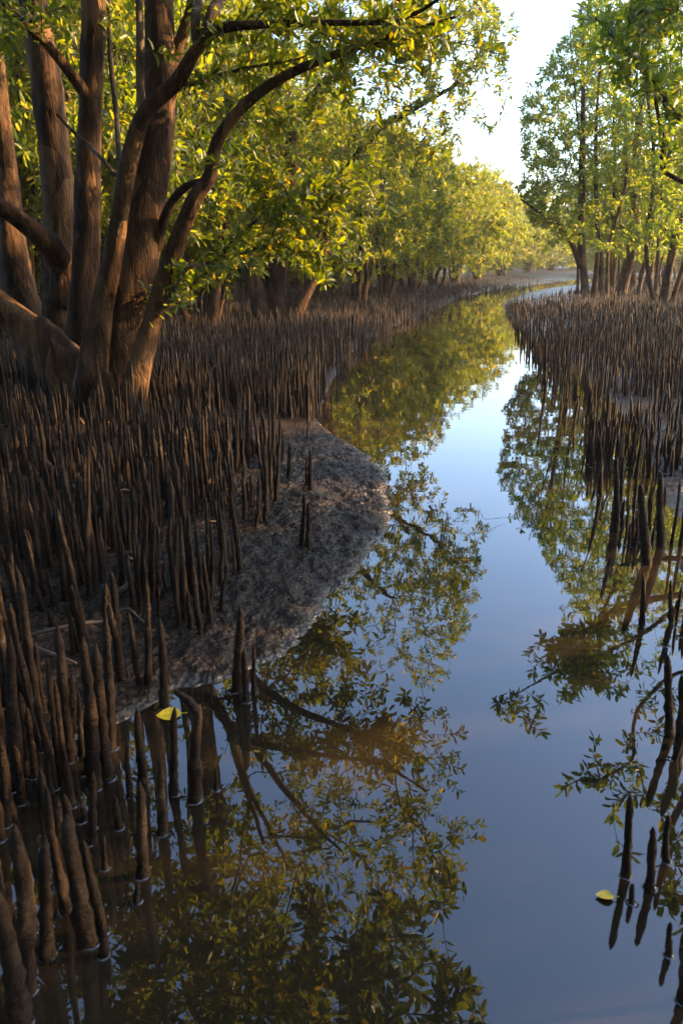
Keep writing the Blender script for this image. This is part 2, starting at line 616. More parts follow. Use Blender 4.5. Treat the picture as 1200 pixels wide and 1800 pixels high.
# ------------------------------------------------------------------ trees
class Tree:
    def __init__(s, base, seed):
        s.base = np.asarray(base, float)
        s.pos, s.par, s.rmin, s.path = [], [], [], []
        s.names = {}
        s.npath = 0
        s.r = np.random.default_rng(seed)
        s.seed = seed

    def stem(s, pts, parent=-1, name='branch', step=.12):
        """a limb given by rows (x,y,z,r); starts at node `parent`; returns its node indices"""
        p = smooth_path(pts, step)
        pid = s.npath
        s.npath += 1
        s.names[pid] = name
        idx = []
        for q in p:
            s.pos.append(q[:3]); s.rmin.append(q[3]); s.par.append(parent); s.path.append(pid)
            parent = len(s.pos) - 1
            idx.append(parent)
        return idx

    def nearest(s, p):
        return int(np.argmin(np.linalg.norm(np.array(s.pos) - p, axis=1)))

    def grow(s, tips, step=.3, wob=.06, up=.08, root_from=0):
        r = s.r
        n0 = len(s.pos)
        N = n0 + 4000 + len(tips) * 14
        P, D = np.zeros((N, 3)), np.zeros((N, 3))
        P[:n0] = s.pos
        for i in range(n0):
            q = s.par[i]
            D[i] = unit(P[i] - P[q]) if q >= 0 else (0, 0, 1)
        n = n0
        tips = np.asarray(tips)
        d0 = np.min(np.linalg.norm(tips[:, None] - P[None, root_from:n0:3], axis=2), axis=1)
        s.tip_nodes = []
        for t in tips[np.argsort(d0)]:
            v = t - P[root_from:n]
            d = np.linalg.norm(v, axis=1)
            c = (v * D[root_from:n]).sum(1) / (d + 1e-6)
            i = int(np.argmin(d * (1.35 - .35 * c) + np.where(d < .12, 1, 0))) + root_from
            L = d[i - root_from]
            k = max(2, int(math.ceil(L / step)))
            if n + k >= N:
                break
            p0 = P[i]
            ctl = p0 + D[i] * L * .35 + np.array([0, 0, up * L])
            tt = np.linspace(0, 1, k + 1)[1:, None]
            pts = (1 - tt) ** 2 * p0 + 2 * tt * (1 - tt) * ctl + tt ** 2 * t
            pts[:-1] += r.normal(0, wob * min(L / k, .3), (k - 1, 3)) * 1.2
            par = i
            for q in pts:
                P[n] = q
                D[n] = unit(q - P[par])
                s.pos.append(q); s.par.append(par); s.rmin.append(0.0); s.path.append(-1)
                par = n
                n += 1
            s.tip_nodes.append(par)
        s.D = D[:n]

    def build(s, root_name, label, cat='tree', group=None, leaf_len=.13, m=14, mat='a', tip_r=.0035, thick=.03, n_exp=2.3,
              singles=0, lump=.10, leaf_spread=.30, gap=True, sides=12, max_branch=40):
        P, par = np.array(s.pos), np.array(s.par)
        n = len(P)
        acc = np.zeros(n)
        has = np.zeros(n, bool)
        rad = np.zeros(n)
        for i in range(n - 1, -1, -1):
            pr = acc[i] ** (1 / n_exp) if has[i] else tip_r
            rad[i] = pr
            if s.path[i] >= 0:
                rad[i] = s.rmin[i]
            q = par[i]
            if q >= 0:
                acc[q] += max(pr, min(rad[i], pr)) ** n_exp
                has[q] = True
        kids = [[] for _ in range(n)]
        for i in range(n):
            if par[i] >= 0:
                kids[par[i]].append(i)
        starts = [(i, -1) for i in range(n) if par[i] < 0]
        chains = []
        while starts:
            i, q = starts.pop()
            ch = [i]
            while kids[ch[-1]]:
                c = ch[-1]
                ks = kids[c]
                same = [k for k in ks if s.path[k] == s.path[c] and s.path[k] >= 0]
                nxt = same[0] if same else (None if s.path[c] >= 0 and any(s.path[k] >= 0 for k in ks) and False else max(ks, key=lambda k: rad[k]))
                for k in ks:
                    if k != nxt:
                        starts.append((k, c))
                ch.append(nxt)
            chains.append((q, ch))
        root = empty(root_name, s.base)
        tag(root, label, cat, group)
        chains.sort(key=lambda c: -rad[c[1][0]])
        tw = Geo()
        nb = 0
        for ci, (q, ch) in enumerate(chains):
            pts = P[ch]
            rr = rad[ch].copy()
            rr = np.minimum.accumulate(rr) if s.path[ch[0]] < 0 else rr
            if q >= 0:
                pts = np.vstack([P[q], pts])
                rr = np.concatenate([[min(rr[0] * 1.15, max(rad[q], rr[0]))], rr])
            if len(pts) < 2:
                continue
            big = rr.max()
            if s.path[ch[0]] >= 0 or (big > thick and nb < max_branch):
                sd = max(7, sides if big > .05 else 8)
                V, Q, T = tube(pts, rr, sd, lump if big > .03 else lump * .6, s.seed * 31 + ci)
                g = Geo()
                g.add(V, Q, T)
                nm = s.names.get(s.path[ch[0]], 'branch')
                link(nm, g.mesh(nm, BARK if big > .05 else BARK_THIN, s.base), root)
                nb += 1
            else:
                V, Q, T = tube(pts, rr, 5 if big > .012 else 3)
                tw.add(V, Q, T)
        if tw.n:
            tag(link('twigs', tw.mesh('twigs', BARK_THIN, s.base), root), kind='stuff')
        tn = np.array(s.tip_nodes)
        tp, td = P[tn], s.D[tn]
        if gap:
            k = keep_open(tp)
            tp, td = tp[k], td[k]
        fr = leaf_frames(tp, td, m, leaf_len, s.r, leaf_spread)
        if singles:
            pr = project(fr[0])
            vis = (pr[:, 0] > 0) & (pr[:, 0] < 1200) & (pr[:, 1] > 0) & (pr[:, 1] < 1800)
            size = np.where(vis, fr[4] / pr[:, 2], 0)
            pick = np.argsort(-size)[:singles]
            mask = np.ones(len(size), bool)
            mask[pick] = False
            for i in pick:
                b, d, sd_, nn, L = (f[i] for f in fr)
                o = link('leaf', leaf_single[mat], root)
                M = Matrix(((d[0] * L, sd_[0] * L, nn[0] * L, b[0] - s.base[0]), (d[1] * L, sd_[1] * L, nn[1] * L, b[1] - s.base[1]),
                            (d[2] * L, sd_[2] * L, nn[2] * L, b[2] - s.base[2]), (0, 0, 0, 1)))
                o.matrix_local = M
            fr = tuple(f[mask] for f in fr)
        fo = link('foliage', leaves_mesh('foliage', fr, LEAF if mat == 'a' else LEAF_LESS_SUN, s.base), root)
        tag(fo, kind='stuff')
        s.root = root
        return root


def blob_tips(r, center, radii, n_clump, per, size=.45):
    """shoot tips in clumps through an ellipsoid, thicker towards its skin"""
    u = unit(r.normal(0, 1, (n_clump, 3))) * (r.uniform(.25, 1, (n_clump, 1)) ** .45)
    c = np.asarray(center) + u * np.asarray(radii)
    t = c[:, None] + r.normal(0, size, (n_clump, per, 3)) * np.array([1, 1, .7])
    return t.reshape(-1, 3)


def copy_tree(root, loc, rz, sc, label, group):
    c = root.copy()
    COL.objects.link(c)
    c.location, c.rotation_euler = loc, (0, 0, rz)
    c.scale = (sc[0], sc[0], sc[1])
    tag(c, label, 'tree', group)
    for ch in root.children:
        k = ch.copy()
        COL.objects.link(k)
        k.parent = c
    return c


def gz(x, y):
    return float(ground_z(np.array([x]), np.array([y]), False)[0])


def px_stem(pts, dz=0):
    """rows (px, py, Y, width in px) -> rows (x,y,z,r)"""
    out = []
    for px, py, Y, wd in pts:
        p = at(px, py, Y)
        out.append((*p, wd * .5 * project(p)[0, 2] / FPX))
    return out


# --- the big many-stemmed tree on the left bank
b1 = at(185, 672, 8.0)
T1 = Tree((b1[0], b1[1], .12), 1)
T1E = T1.stem(px_stem([(186, 790, 7.8, 150), (190, 730, 7.80, 120), (200, 655, 7.80, 96), (226, 520, 7.80, 84), (252, 380, 7.85, 74), (268, 280, 7.90, 62), (282, 150, 7.95, 56), (282, 0, 8.00, 52), (284, -220, 7.90, 44), (292, -480, 7.70, 32)]), name='trunk', step=.07)
T1C = T1.stem(px_stem([(150, 720, 8.30, 110), (146, 640, 8.30, 74), (147, 560, 8.30, 54), (152, 420, 8.35, 46), (158, 250, 8.40, 41), (163, 100, 8.45, 39), (164, -20, 8.50, 38), (150, -260, 8.70, 30), (120, -520, 8.80, 20)]), name='trunk', step=.07)
T1B = T1.stem(px_stem([(120, 700, 8.60, 90), (108, 600, 8.65, 66), (104, 500, 8.70, 58), (106, 400, 8.75, 56), (97, 260, 8.80, 52), (80, 140, 8.80, 52), (60, 20, 8.80, 48), (30, -150, 8.80, 40), (-20, -420, 8.70, 26)]), name='trunk', step=.07)
T1D = T1.stem(px_stem([(140, 790, 7.5, 80), (152, 710, 7.5, 64), (165, 640, 7.50, 60), (180, 540, 7.50, 40), (196, 460, 7.50, 33), (214, 360, 7.45, 31), (236, 250, 7.40, 29), (262, 190, 7.35, 27), (310, 145, 7.30, 26), (345, 88, 7.20, 22), (385, 52, 7.10, 18), (450, 44, 6.95, 14), (560, 40, 6.80, 11), (700, 34, 6.60, 8), (800, -20, 6.40, 5)]), name='trunk', step=.07)
T1F = T1.stem(px_stem([(205, 800, 7.4, 80), (225, 720, 7.40, 60), (245, 645, 7.40, 40), (270, 560, 7.40, 33), (300, 455, 7.40, 29), (342, 350, 7.35, 27), (368, 312, 7.35, 24), (382, 248, 7.35, 21), (430, 185, 7.30, 19), (500, 134, 7.20, 16), (600, 92, 7.10, 12), (700, 60, 6.90, 9), (800, 30, 6.70, 5)]), name='trunk', step=.07)
T1G = T1.stem(px_stem([(140, 720, 8.0, 150), (110, 640, 7.95, 88), (50, 580, 7.9, 60), (-20, 520, 7.9, 48), (-110, 400, 8.0, 42), (-200, 150, 8.1, 36), (-260, -150, 8.2, 26)]), name='trunk', step=.07)
T1H = T1.stem(px_stem([(100, 680, 8.80, 80), (45, 560, 8.90, 70), (22, 440, 9.00, 52), (12, 300, 9.10, 40), (-2, 180, 9.10, 34), (-20, 0, 9.10, 30), (-60, -300, 9.10, 22)]), name='trunk', step=.07)
# low bough swinging in from the left edge to stem B
T1.stem(px_stem([(114, 520, 8.6, 54), (110, 470, 8.55, 46), (82, 425, 8.25, 40), (45, 392, 8.2, 34), (0, 362, 8.1, 30), (-80, 310, 8.0, 26), (-200, 180, 7.9, 20)]), parent=T1.nearest(at(110, 520, 8.7)), step=.08)
# burl over the root flare
T1.stem(px_stem([(150, 740, 7.9, 110), (120, 672, 7.88, 96), (94, 620, 7.85, 74), (78, 585, 7.83, 54), (70, 562, 7.83, 26)]), name='burl', step=.05)

T1.stem(px_stem([(205, 735, 7.7, 90), (190, 690, 7.75, 62), (178, 640, 7.85, 40)]), name='root_flare', step=.05)
T1.stem(px_stem([(60, 760, 7.6, 70), (110, 720, 7.75, 62), (140, 660, 7.9, 40)]), name='root_flare', step=.05)
T1.stem(px_stem([(165, 800, 7.2, 60), (178, 730, 7.35, 60), (182, 660, 7.5, 40)]), name='root_flare', step=.05)
n_hero = len(T1.pos)
# limbs that leave the stems
J = lambda px, py, Y: T1.nearest(at(px, py, Y))
T1.stem(px_stem([(158, 180, 8.38, 22), (140, 150, 8.3, 21), (112, 112, 8.1, 19), (82, 76, 8.05, 17), (45, 45, 8.0, 15), (-10, -20, 7.9, 11), (-80, -160, 7.7, 8)]), J(158, 185, 8.4))
T1.stem(px_stem([(250, 190, 7.36, 17), (246, 140, 7.4, 15), (246, 60, 7.4, 14), (240, -60, 7.7, 12), (210, -300, 7.6, 8)]), J(250, 215, 7.4))
T1.stem(px_stem([(350, 88, 7.22, 18), (344, 40, 7.25, 18), (352, -20, 7.6, 17), (380, -160, 7.5, 13), (450, -360, 7.2, 9)]), J(345, 92, 7.2))
T1.stem(px_stem([(356, 75, 7.22, 18), (372, 25, 7.2, 20), (396, -15, 7.5, 18), (470, -130, 7.2, 14), (600, -280, 6.7, 8)]), J(345, 92, 7.2))
T1.stem(px_stem([(300, 165, 7.92, 26), (312, 90, 8.05, 22), (335, 20, 8.0, 20), (350, -80, 7.9, 16), (400, -330, 7.4, 10)]), J(284, 200, 7.95))
T1.stem(px_stem([(278, 430, 7.8, 20), (288, 385, 7.7, 17), (306, 350, 7.6, 16), (328, 328, 7.5, 13), (352, 318, 7.42, 9), (374, 320, 7.36, 7)]), J(250, 470, 7.85), name='branch')
T1.stem(px_stem([(200, 305, 7.5, 9), (180, 280, 7.55, 8), (150, 250, 7.8, 7), (122, 225, 7.8, 6), (100, 200, 7.75, 4)]), J(224, 310, 7.44))
T1.stem(px_stem([(210, 290, 7.8, 10), (205, 200, 8.35, 9), (195, 110, 8.4, 9), (192, 40, 8.4, 8), (190, -60, 8.4, 7)]), J(208, 380, 7.45))
T1.stem(px_stem([(335, 148, 7.33, 9), (380, 135, 7.7, 8), (430, 120, 7.6, 6), (520, 105, 7.4, 4)]), J(312, 145, 7.3))
TWA = T1.stem(px_stem([(290, 540, 7.36, 10), (312, 522, 7.36, 9), (350, 492, 7.5, 8), (395, 440, 7.3, 7), (440, 396, 7.15, 6), (482, 366, 7.05, 5), (540, 348, 6.95, 4), (600, 318, 6.9, 3)]), J(278, 545, 7.4))
T1.stem(px_stem([(468, 350, 7.05, 4), (476, 320, 7.0, 3), (480, 300, 7.0, 2.5)]), J(460, 378, 7.1))
T1.stem(px_stem([(300, 520, 7.36, 8), (330, 470, 7.36, 8), (380, 462, 7.5, 6), (440, 440, 7.3, 4), (500, 420, 7.2, 3)]), J(284, 520, 7.4))
r1 = T1.r
tips = []
for px, py, Y, k, sx, sy in ((470, 320, 7.0, 16, 40, 22), (540, 340, 6.95, 22, 40, 22), (600, 330, 6.9, 22, 40, 30), (500, 390, 7.1, 22, 44, 20), (560, 390, 7.1, 16, 40, 22),
                             (320, 490, 7.5, 12, 24, 20), (300, 520, 7.6, 8, 20, 12), (430, 430, 7.3, 14, 40, 22), (370, 480, 7.4, 8, 24, 12), (520, 440, 7.2, 14, 40, 16),
                             (560, 470, 7.3, 8, 30, 12), (640, 60, 7.2, 34, 70, 30), (740, 40, 7.0, 26, 50, 30), (560, 20, 7.3, 26, 80, 24), (690, 110, 7.2, 20, 60, 30),
                             (560, 120, 7.6, 24, 60, 30), (470, 30, 7.5, 26, 50, 22), (400, 100, 7.7, 22, 40, 40), (80, 20, 8.0, 16, 60, 25), (20, 60, 8.0, 10, 30, 30),
                             (480, 210, 7.8, 16, 50, 30), (640, 170, 7.5, 10, 50, 30), (410, 260, 7.9, 8, 30, 30)):
    for _ in range(k):
        tips.append(at(px + r1.normal(0, sx), py + r1.normal(0, sy), Y + r1.normal(0, .3)))
tips = np.array(tips)
over = np.concatenate([blob_tips(r1, (-2.6, 8.0, 6.6), (3.6, 3.6, 2.6), 60, 9, .42),
                       blob_tips(r1, (.2, 7.4, 5.6), (2.0, 2.6, 1.5), 40, 9, .38)])
edge = []
for px, py, z in ((850, 1270, 4.6), (885, 1315, 4.4), (860, 1345, 4.3), (830, 1385, 4.4), (840, 1440, 4.3), (815, 1490, 4.4), (780, 1300, 4.8), (760, 1240, 5.0), (770, 1190, 5.2),
                  (740, 1350, 4.7), (700, 1280, 5.0), (800, 1540, 4.2), (760, 1500, 4.4), (710, 1430, 4.6)):
    p = mirrored(px, py, z)
    edge += [p + r1.normal(0, .17, 3) for _ in range(5)]
over = np.concatenate([over, np.array(edge)])
pr = project(over)
over = over[pr[:, 1] < -25]                    # the upper crown stays above the top of the picture
tips = np.concatenate([tips, over])
tips = tips[keep_open(tips)]
T1.grow(tips, .25)
T1.build('mangrove_tree', 'massive old mangrove with many thick stems fanning from one base on the left mud bank', singles=300, leaf_len=.105, m=14, thick=.022, sides=28, lump=.2)

# --- a tree that leans over the near water from the left, its stem outside the picture
T0 = Tree((-4.4, 4.2, .1), 2)
T0.stem([(-4.4, 4.2, -.1, .2), (-4.2, 4.3, 1.5, .16), (-3.6, 4.5, 3.4, .13), (-2.6, 4.7, 4.8, .09), (-1.2, 5.0, 5.4, .05), (.2, 5.1, 5.2, .02)], name='trunk')
T0.stem([(-3.6, 4.5, 3.4, .07), (-2.4, 3.8, 4.3, .05), (-1.0, 3.9, 4.6, .03), (.1, 4.2, 4.4, .012)], T0.nearest(np.array((-3.6, 4.5, 3.4))))
r0 = T0.r
tips = np.concatenate([blob_tips(r0, (-2.0, 4.6, 5.4), (2.4, 2.2, 1.5), 50, 9, .36), blob_tips(r0, (-.5, 4.8, 4.7), (1.5, 1.8, .9), 38, 8, .3), blob_tips(r0, (-3.0, 6.0, 5.0), (2.6, 2.4, 1.2), 62, 11, .36)])
edge = []
for px, py, z in ((840, 1775, 3.7), (800, 1745, 3.7), (770, 1720, 3.8), (745, 1650, 3.9), (800, 1570, 3.9), (770, 1580, 4.0), (720, 1600, 4.0), (690, 1700, 3.8), (690, 1560, 4.1), (640, 1660, 3.9), (820, 1790, 3.6), (620, 1740, 3.7), (560, 1600, 4.0), (540, 1720, 3.8)):
    p = mirrored(px, py, z)
    edge += [p + r0.normal(0, .13, 3) for _ in range(5)]
tips = np.concatenate([tips, np.array(edge)])
pr = project(tips)
tips = tips[(pr[:, 1] < -30) & keep_open(tips)]
T0.grow(tips, .22)
T0.build('mangrove_tree', 'mangrove leaning in from the left, its low boughs seen mirrored in near water', leaf_len=.14, m=15, thick=.02)

# --- the three-stemmed tree on the left bank beyond, whose crown reaches out over the creek
Y2 = 19.0
b2 = at(490, 545, Y2)
T2 = Tree((b2[0], b2[1], gz(b2[0], b2[1])), 3)
T2.stem(px_stem([(462, 560, Y2, 40), (455, 520, Y2, 32), (438, 470, Y2, 26), (428, 400, Y2, 24), (420, 300, Y2, 22), (400, 150, Y2, 18), (380, -40, Y2, 13)]), name='trunk')
T2.stem(px_stem([(488, 560, Y2, 44), (486, 520, Y2, 34), (492, 450, Y2, 30), (505, 350, Y2, 28), (515, 240, Y2, 26), (545, 180, Y2, 20), (620, 90, Y2 - .5, 14), (700, 0, Y2 - 1, 10)]), name='trunk')
T2.stem(px_stem([(512, 560, Y2, 40), (525, 530, Y2, 32), (555, 470, Y2, 26), (575, 390, Y2, 22), (590, 330, Y2, 20), (625, 280, Y2 - .3, 17), (660, 230, Y2 - .6, 14), (720, 195, Y2 - 1, 10), (800, 150, Y2 - 1.5, 6)]), name='trunk')
T2.stem(px_stem([(470, 560, Y2 + .3, 26), (474, 500, Y2 + .4, 20), (470, 430, Y2 + .5, 16), (460, 330, Y2 + .6, 12), (470, 200, Y2 + .8, 9)]), name='trunk')
r2 = T2.r
tips = []
for px, py, Y, k, sx, sy in ((600, 250, 18.6, 60, 70, 50), (700, 200, 18, 60, 60, 50), (800, 130, 17.5, 50, 50, 50), (850, 80, 17.3, 40, 30, 45), (780, 20, 17.6, 60, 60, 40), (640, 100, 18.5, 60, 80, 60),
                             (520, 200, 19, 50, 70, 60), (430, 250, 19, 40, 50, 70), (480, 60, 19, 50, 80, 50), (640, 330, 18.6, 40, 50, 30), (560, 400, 18.8, 26, 50, 24), (400, 420, 19, 16, 30, 30), (700, 280, 18.3, 26, 40, 20), (600, 440, 18.6, 14, 40, 14)):
    for _ in range(int(k * 1.7)):
        tips.append(at(px + r2.normal(0, sx), py + r2.normal(0, sy), Y + r2.normal(0, 1.0)))
tips = np.array(tips)
tips = np.concatenate([tips, blob_tips(r2, (-.5, 19, 7.2), (4.5, 3.0, 2.0), 70, 12, .5)])
edge = []
for px, py in ((790, 840), (830, 880), (868, 905), (860, 960), (870, 1010), (845, 1060), (810, 1105), (780, 1150), (740, 1120), (740, 860), (760, 930), (720, 1000), (790, 1010), (700, 900)):
    d = ray(px, py) * np.array([1, 1, -1])
    p = np.array([0, 0, -CAMH]) + d * (17.5 / d[1])
    edge += [p + r2.normal(0, .35, 3) for _ in range(6)]
tips = np.concatenate([tips, np.array(edge)])
tips = tips[keep_open(tips)]
T2.grow(tips, .35)
T2.build('mangrove_tree', 'mangrove of three leaning stems on the left bank, its crown reaching out over the creek', singles=200, leaf_len=.13, m=13, thick=.03, sides=10)


# --- tall trees of the right bank
def tall(px, py, Y, H, stems, crown, seed, label, group=None, n_cl=46, low=.19, leaf=.18, m=12, extra=(), singles=0, px_tips=()):
    b = at(px, py, Y)
    z0 = gz(b[0], b[1])
    t = Tree((b[0], b[1], z0), seed)
    r = t.r
    first = None
    for k, (dx, wd, lean) in enumerate(stems):
        x0, wr = b[0] + dx, wd * .39 * Y / FPX
        zz = np.array([-.25, .25, .16 * H, .34 * H, .55 * H, .8 * H])
        ww = np.array([1.5, 1.1, .95, .85, .6, .25]) * wr
        wob = r.normal(0, .10, (6, 2)) * np.array([0, .3, 1, 1.5, 2, 2])[:, None]
        rows = [(x0 + lean[0] * q / H + wob[i, 0], b[1] + lean[1] * q / H + wob[i, 1], z0 + q, ww[i]) for i, q in enumerate(zz)]
        t.stem(rows, name='trunk', step=.3)
    for ex in extra:
        rows = px_stem(ex)
        t.stem(rows, t.nearest(np.array(rows[0][:3])), step=.3)
    cx, cy = b[0] + crown[0], b[1] + crown[1]
    tips = blob_tips(r, (cx, cy, z0 + H * (low + 1) / 2), (crown[2], crown[2], H * (1 - low) / 2), int(n_cl * 1.25), 11, .5)
    for px_, py_, k, sx, sy in px_tips:
        tips = np.concatenate([tips, np.array([at(px_ + r.normal(0, sx), py_ + r.normal(0, sy), Y - .4 + r.normal(0, .8)) for _ in range(k)])])
    tips = tips[keep_open(tips) & (tips[:, 2] > z0 + .9)]
    t.grow(tips, .4)
    t.build('mangrove_tree', label, group=group, leaf_len=leaf, m=m, mat='b', thick=.035, sides=10, singles=singles, max_branch=14)
    return t


tall(1027, 517, 30, 11.5, [(0, 16, (-1.6, 0)), (.35, 10, (-.6, .5)), (.8, 8, (.5, .3)), (-.25, 6, (-.9, .2))], (-.9, 0, 2.3), 11, 'slim tree at the tip of the right bank, its stem bent out towards the water', n_cl=60,
     extra=[[(1020, 470, 30, 11), (1003, 425, 29.8, 9), (980, 395, 29.5, 7), (945, 372, 29, 5), (915, 350, 28.6, 3)]],
     px_tips=[(930, 320, 60, 18, 30), (925, 220, 50, 16, 30), (960, 260, 80, 26, 50), (970, 370, 70, 30, 20), (950, 160, 50, 18, 30), (990, 120, 60, 24, 40), (1010, 415, 60, 30, 16), (960, 390, 40, 20, 14), (1040, 330, 60, 26, 40), (1030, 60, 50, 20, 40)])
tall(1092, 507, 32, 13, [(0, 23, (.2, 0)), (.7, 8, (.9, .4)), (-.6, 7, (-.7, .2))], (.2, 0, 3.0), 12, 'straight thick trunked tree standing in the middle of the right bank wood', n_cl=64,
     px_tips=[(1080, 400, 80, 30, 20), (1130, 440, 50, 30, 12), (1120, 340, 60, 30, 30), (1060, 300, 50, 30, 30)])
tall(1162, 528, 24, 11, [(0, 17, (.3, 0)), (.25, 11, (2.2, 0)), (-.2, 9, (-1.7, 0))], (.3, 0, 2.6), 13, 'tree with three stems in a narrow fan, nearest of the right bank trunks', n_cl=56,
     px_tips=[(1160, 330, 60, 26, 40), (1180, 400, 50, 22, 22), (1130, 420, 30, 22, 14), (1190, 250, 50, 22, 40)])
tall(1058, 508, 34, 8.5, [(0, 12, (-.6, .3)), (.4, 9, (.4, .2))], (-.3, .5, 2.6), 14, 'thin dark double-stemmed tree between the bent tree and the thick straight trunk', n_cl=44)
tall(1135, 503, 37, 9, [(0, 15, (.4, 0)), (-.6, 10, (-.9, 0))], (.4, 0, 2.8), 15, 'tree set back behind the gap between thick trunk and three-stemmed fan', n_cl=44)
tall(1192, 512, 31, 13, [(0, 20, (.3, 0)), (.8, 12, (.8, 0)), (-.9, 8, (-1.2, .4))], (.6, 0, 3.0), 16, 'dark broad trunk at the right edge of the picture behind the three-stemmed fan', n_cl=56)

# --- the near tree off to the right whose boughs cross the upper right corner and mirror in the water
T3 = Tree((6.6, 9.5, .08), 21)
T3.stem([(6.6, 9.5, -.1, .2), (6.4, 9.6, 1.6, .16), (5.9, 9.8, 3.2, .13), (5.4, 10, 5.0, .09), (5.0, 10.2, 7.0, .05)], name='trunk')
jn = lambda p: T3.nearest(np.asarray(p))
T3.stem([(6.1, 9.7, 2.4, .06)] + px_stem([(1210, 215, 10, 12), (1165, 165, 10.2, 11), (1130, 125, 10.4, 9), (1090, 78, 10.6, 7), (1045, 30, 10.8, 4)]), jn((6.2, 9.7, 2.4)))
T3.stem(px_stem([(1130, 125, 10.4, 6), (1122, 70, 10.4, 5), (1108, 20, 10.4, 3)]), jn(at(1130, 125, 10.4)))
T3.stem([(6.2, 9.7, 2.2, .045)] + px_stem([(1200, 320, 10, 8), (1165, 240, 10.1, 7), (1150, 170, 10.1, 5), (1140, 110, 10.1, 3)]), jn((6.2, 9.7, 2.2)))
m0 = [mirrored(px, py, z) for px, py, z in ((1210, 1075, 4.6), (1120, 1120, 4.7), (1050, 1152, 4.8), (960, 1190, 4.8), (905, 1222, 4.7), (872, 1238, 4.65))]
T3.stem([(5.6, 9.9, 4.4, .06)] + [(*p, rr) for p, rr in zip(m0, (.045, .035, .026, .018, .011, .006))], jn((5.5, 9.9, 4.6)))
m1 = [mirrored(px, py, z) for px, py, z in ((1200, 1180, 4.6), (1120, 1250, 4.5), (1110, 1330, 4.4), (1060, 1370, 4.3), (1015, 1375, 4.3))]
T3.stem([(5.6, 9.8, 4.2, .05)] + [(*p, rr) for p, rr in zip(m1, (.035, .026, .02, .012, .006))], jn((5.5, 9.9, 4.4)))
r3 = T3.r
tips = []
for px, py, Y, k, sx, sy in ((1060, 60, 10.6, 14, 24, 24), (1100, 120, 10.4, 9, 30, 30), (1150, 60, 10.2, 26, 40, 40), (1180, 150, 10.1, 18, 30, 40), (1190, 250, 10, 8, 15, 40), (1180, 20, 10, 24, 30, 25), (1110, 20, 10.4, 16, 40, 20)):
    tips += [at(px + r3.normal(0, sx), py + r3.normal(0, sy), Y + r3.normal(0, .4)) for _ in range(k)]
for px, py, z in ((875, 1235, 4.65), (900, 1245, 4.6), (930, 1225, 4.7), (940, 1275, 4.5), (985, 1170, 4.9), (990, 1215, 4.7), (1030, 1140, 4.9), (1050, 1190, 4.7), (1085, 1210, 4.7), (1110, 1180, 4.7), (1140, 1240, 4.5),
                  (1015, 1370, 4.3), (1035, 1365, 4.3), (1055, 1330, 4.4), (1100, 1310, 4.4), (1130, 1360, 4.2), (1150, 1300, 4.4), (1170, 1400, 4.1), (1090, 1430, 4.1), (1130, 1470, 4.0), (1180, 1500, 4.0), (1160, 1580, 3.9), (1190, 1600, 3.9),
                  (1150, 1150, 4.8), (1190, 1100, 4.8), (1020, 1090, 5.0), (1060, 1110, 5.0), (1180, 1220, 4.6)):
    p = mirrored(px, py, z)
    tips += [p + r3.normal(0, .12, 3) for _ in range(3)]
tips = np.array(tips)
n_set = 74
tips = np.concatenate([tips, blob_tips(r3, (6.8, 9.4, 6.4), (1.3, 1.3, 1.0), 8, 9, .4)])
T3.grow(tips, .25)
T3.build('mangrove_tree', 'mangrove beyond the right edge whose thin leafy boughs cross the upper right corner', singles=150, leaf_len=.15, m=13, mat='b', thick=.02, gap=False)


# --- bushy trees: three kinds, then set out along both banks
def bush(seed, H, Rc, nst, n_cl, leaf, m, mat, low=.16):
    t = Tree((0, 0, 0), seed)
    r = t.r
    for k in range(nst):
        a = k * 6.283 / nst + r.uniform(-.4, .4)
        sp = r.uniform(.35, .75) * Rc
        rad = r.uniform(.05, .10)
        rows = [(.12 * math.cos(a), .12 * math.sin(a), -.25, rad * 1.5)]
        for q in (.1, .3, .55, .8):
            rows.append((.12 * math.cos(a) + sp * q * math.cos(a) + r.normal(0, .12), .12 * math.sin(a) + sp * q * math.sin(a) + r.normal(0, .12), H * q, rad * (1.1 - q)))
        t.stem(rows, name='trunk', step=.3)
    tips = blob_tips(r, (0, 0, H * (1 + low) / 2), (Rc, Rc, H * (1 - low) / 2), int(n_cl * 1.5), 11, .38)
    tips = tips[tips[:, 2] > (.5 if low > .1 else .15)]
    t.grow(tips, .4)
    return t


def gen_place(t, spot, label, group, mat, leaf, m, proto):
    """first use of a kind builds it; later ones are copies"""
    px, Y, rz, s1, s2 = spot
    x = (px - 600) / FPX * (Y * CP + CAMH * SP)
    z = gz(x, Y) - .05
    key = id(t)
    if key not in proto:
        root = t.build('mangrove_tree', label, group=group, leaf_len=leaf, m=m, mat=mat, thick=.04, sides=8, gap=False, max_branch=12, leaf_spread=.36)
        proto[key] = root
        root.location, root.rotation_euler, root.scale = (x, Y, z), (0, 0, rz), (s1, s1, s2)
        return root
    return copy_tree(proto[key], (x, Y, z), rz, (s1, s2), label, group)


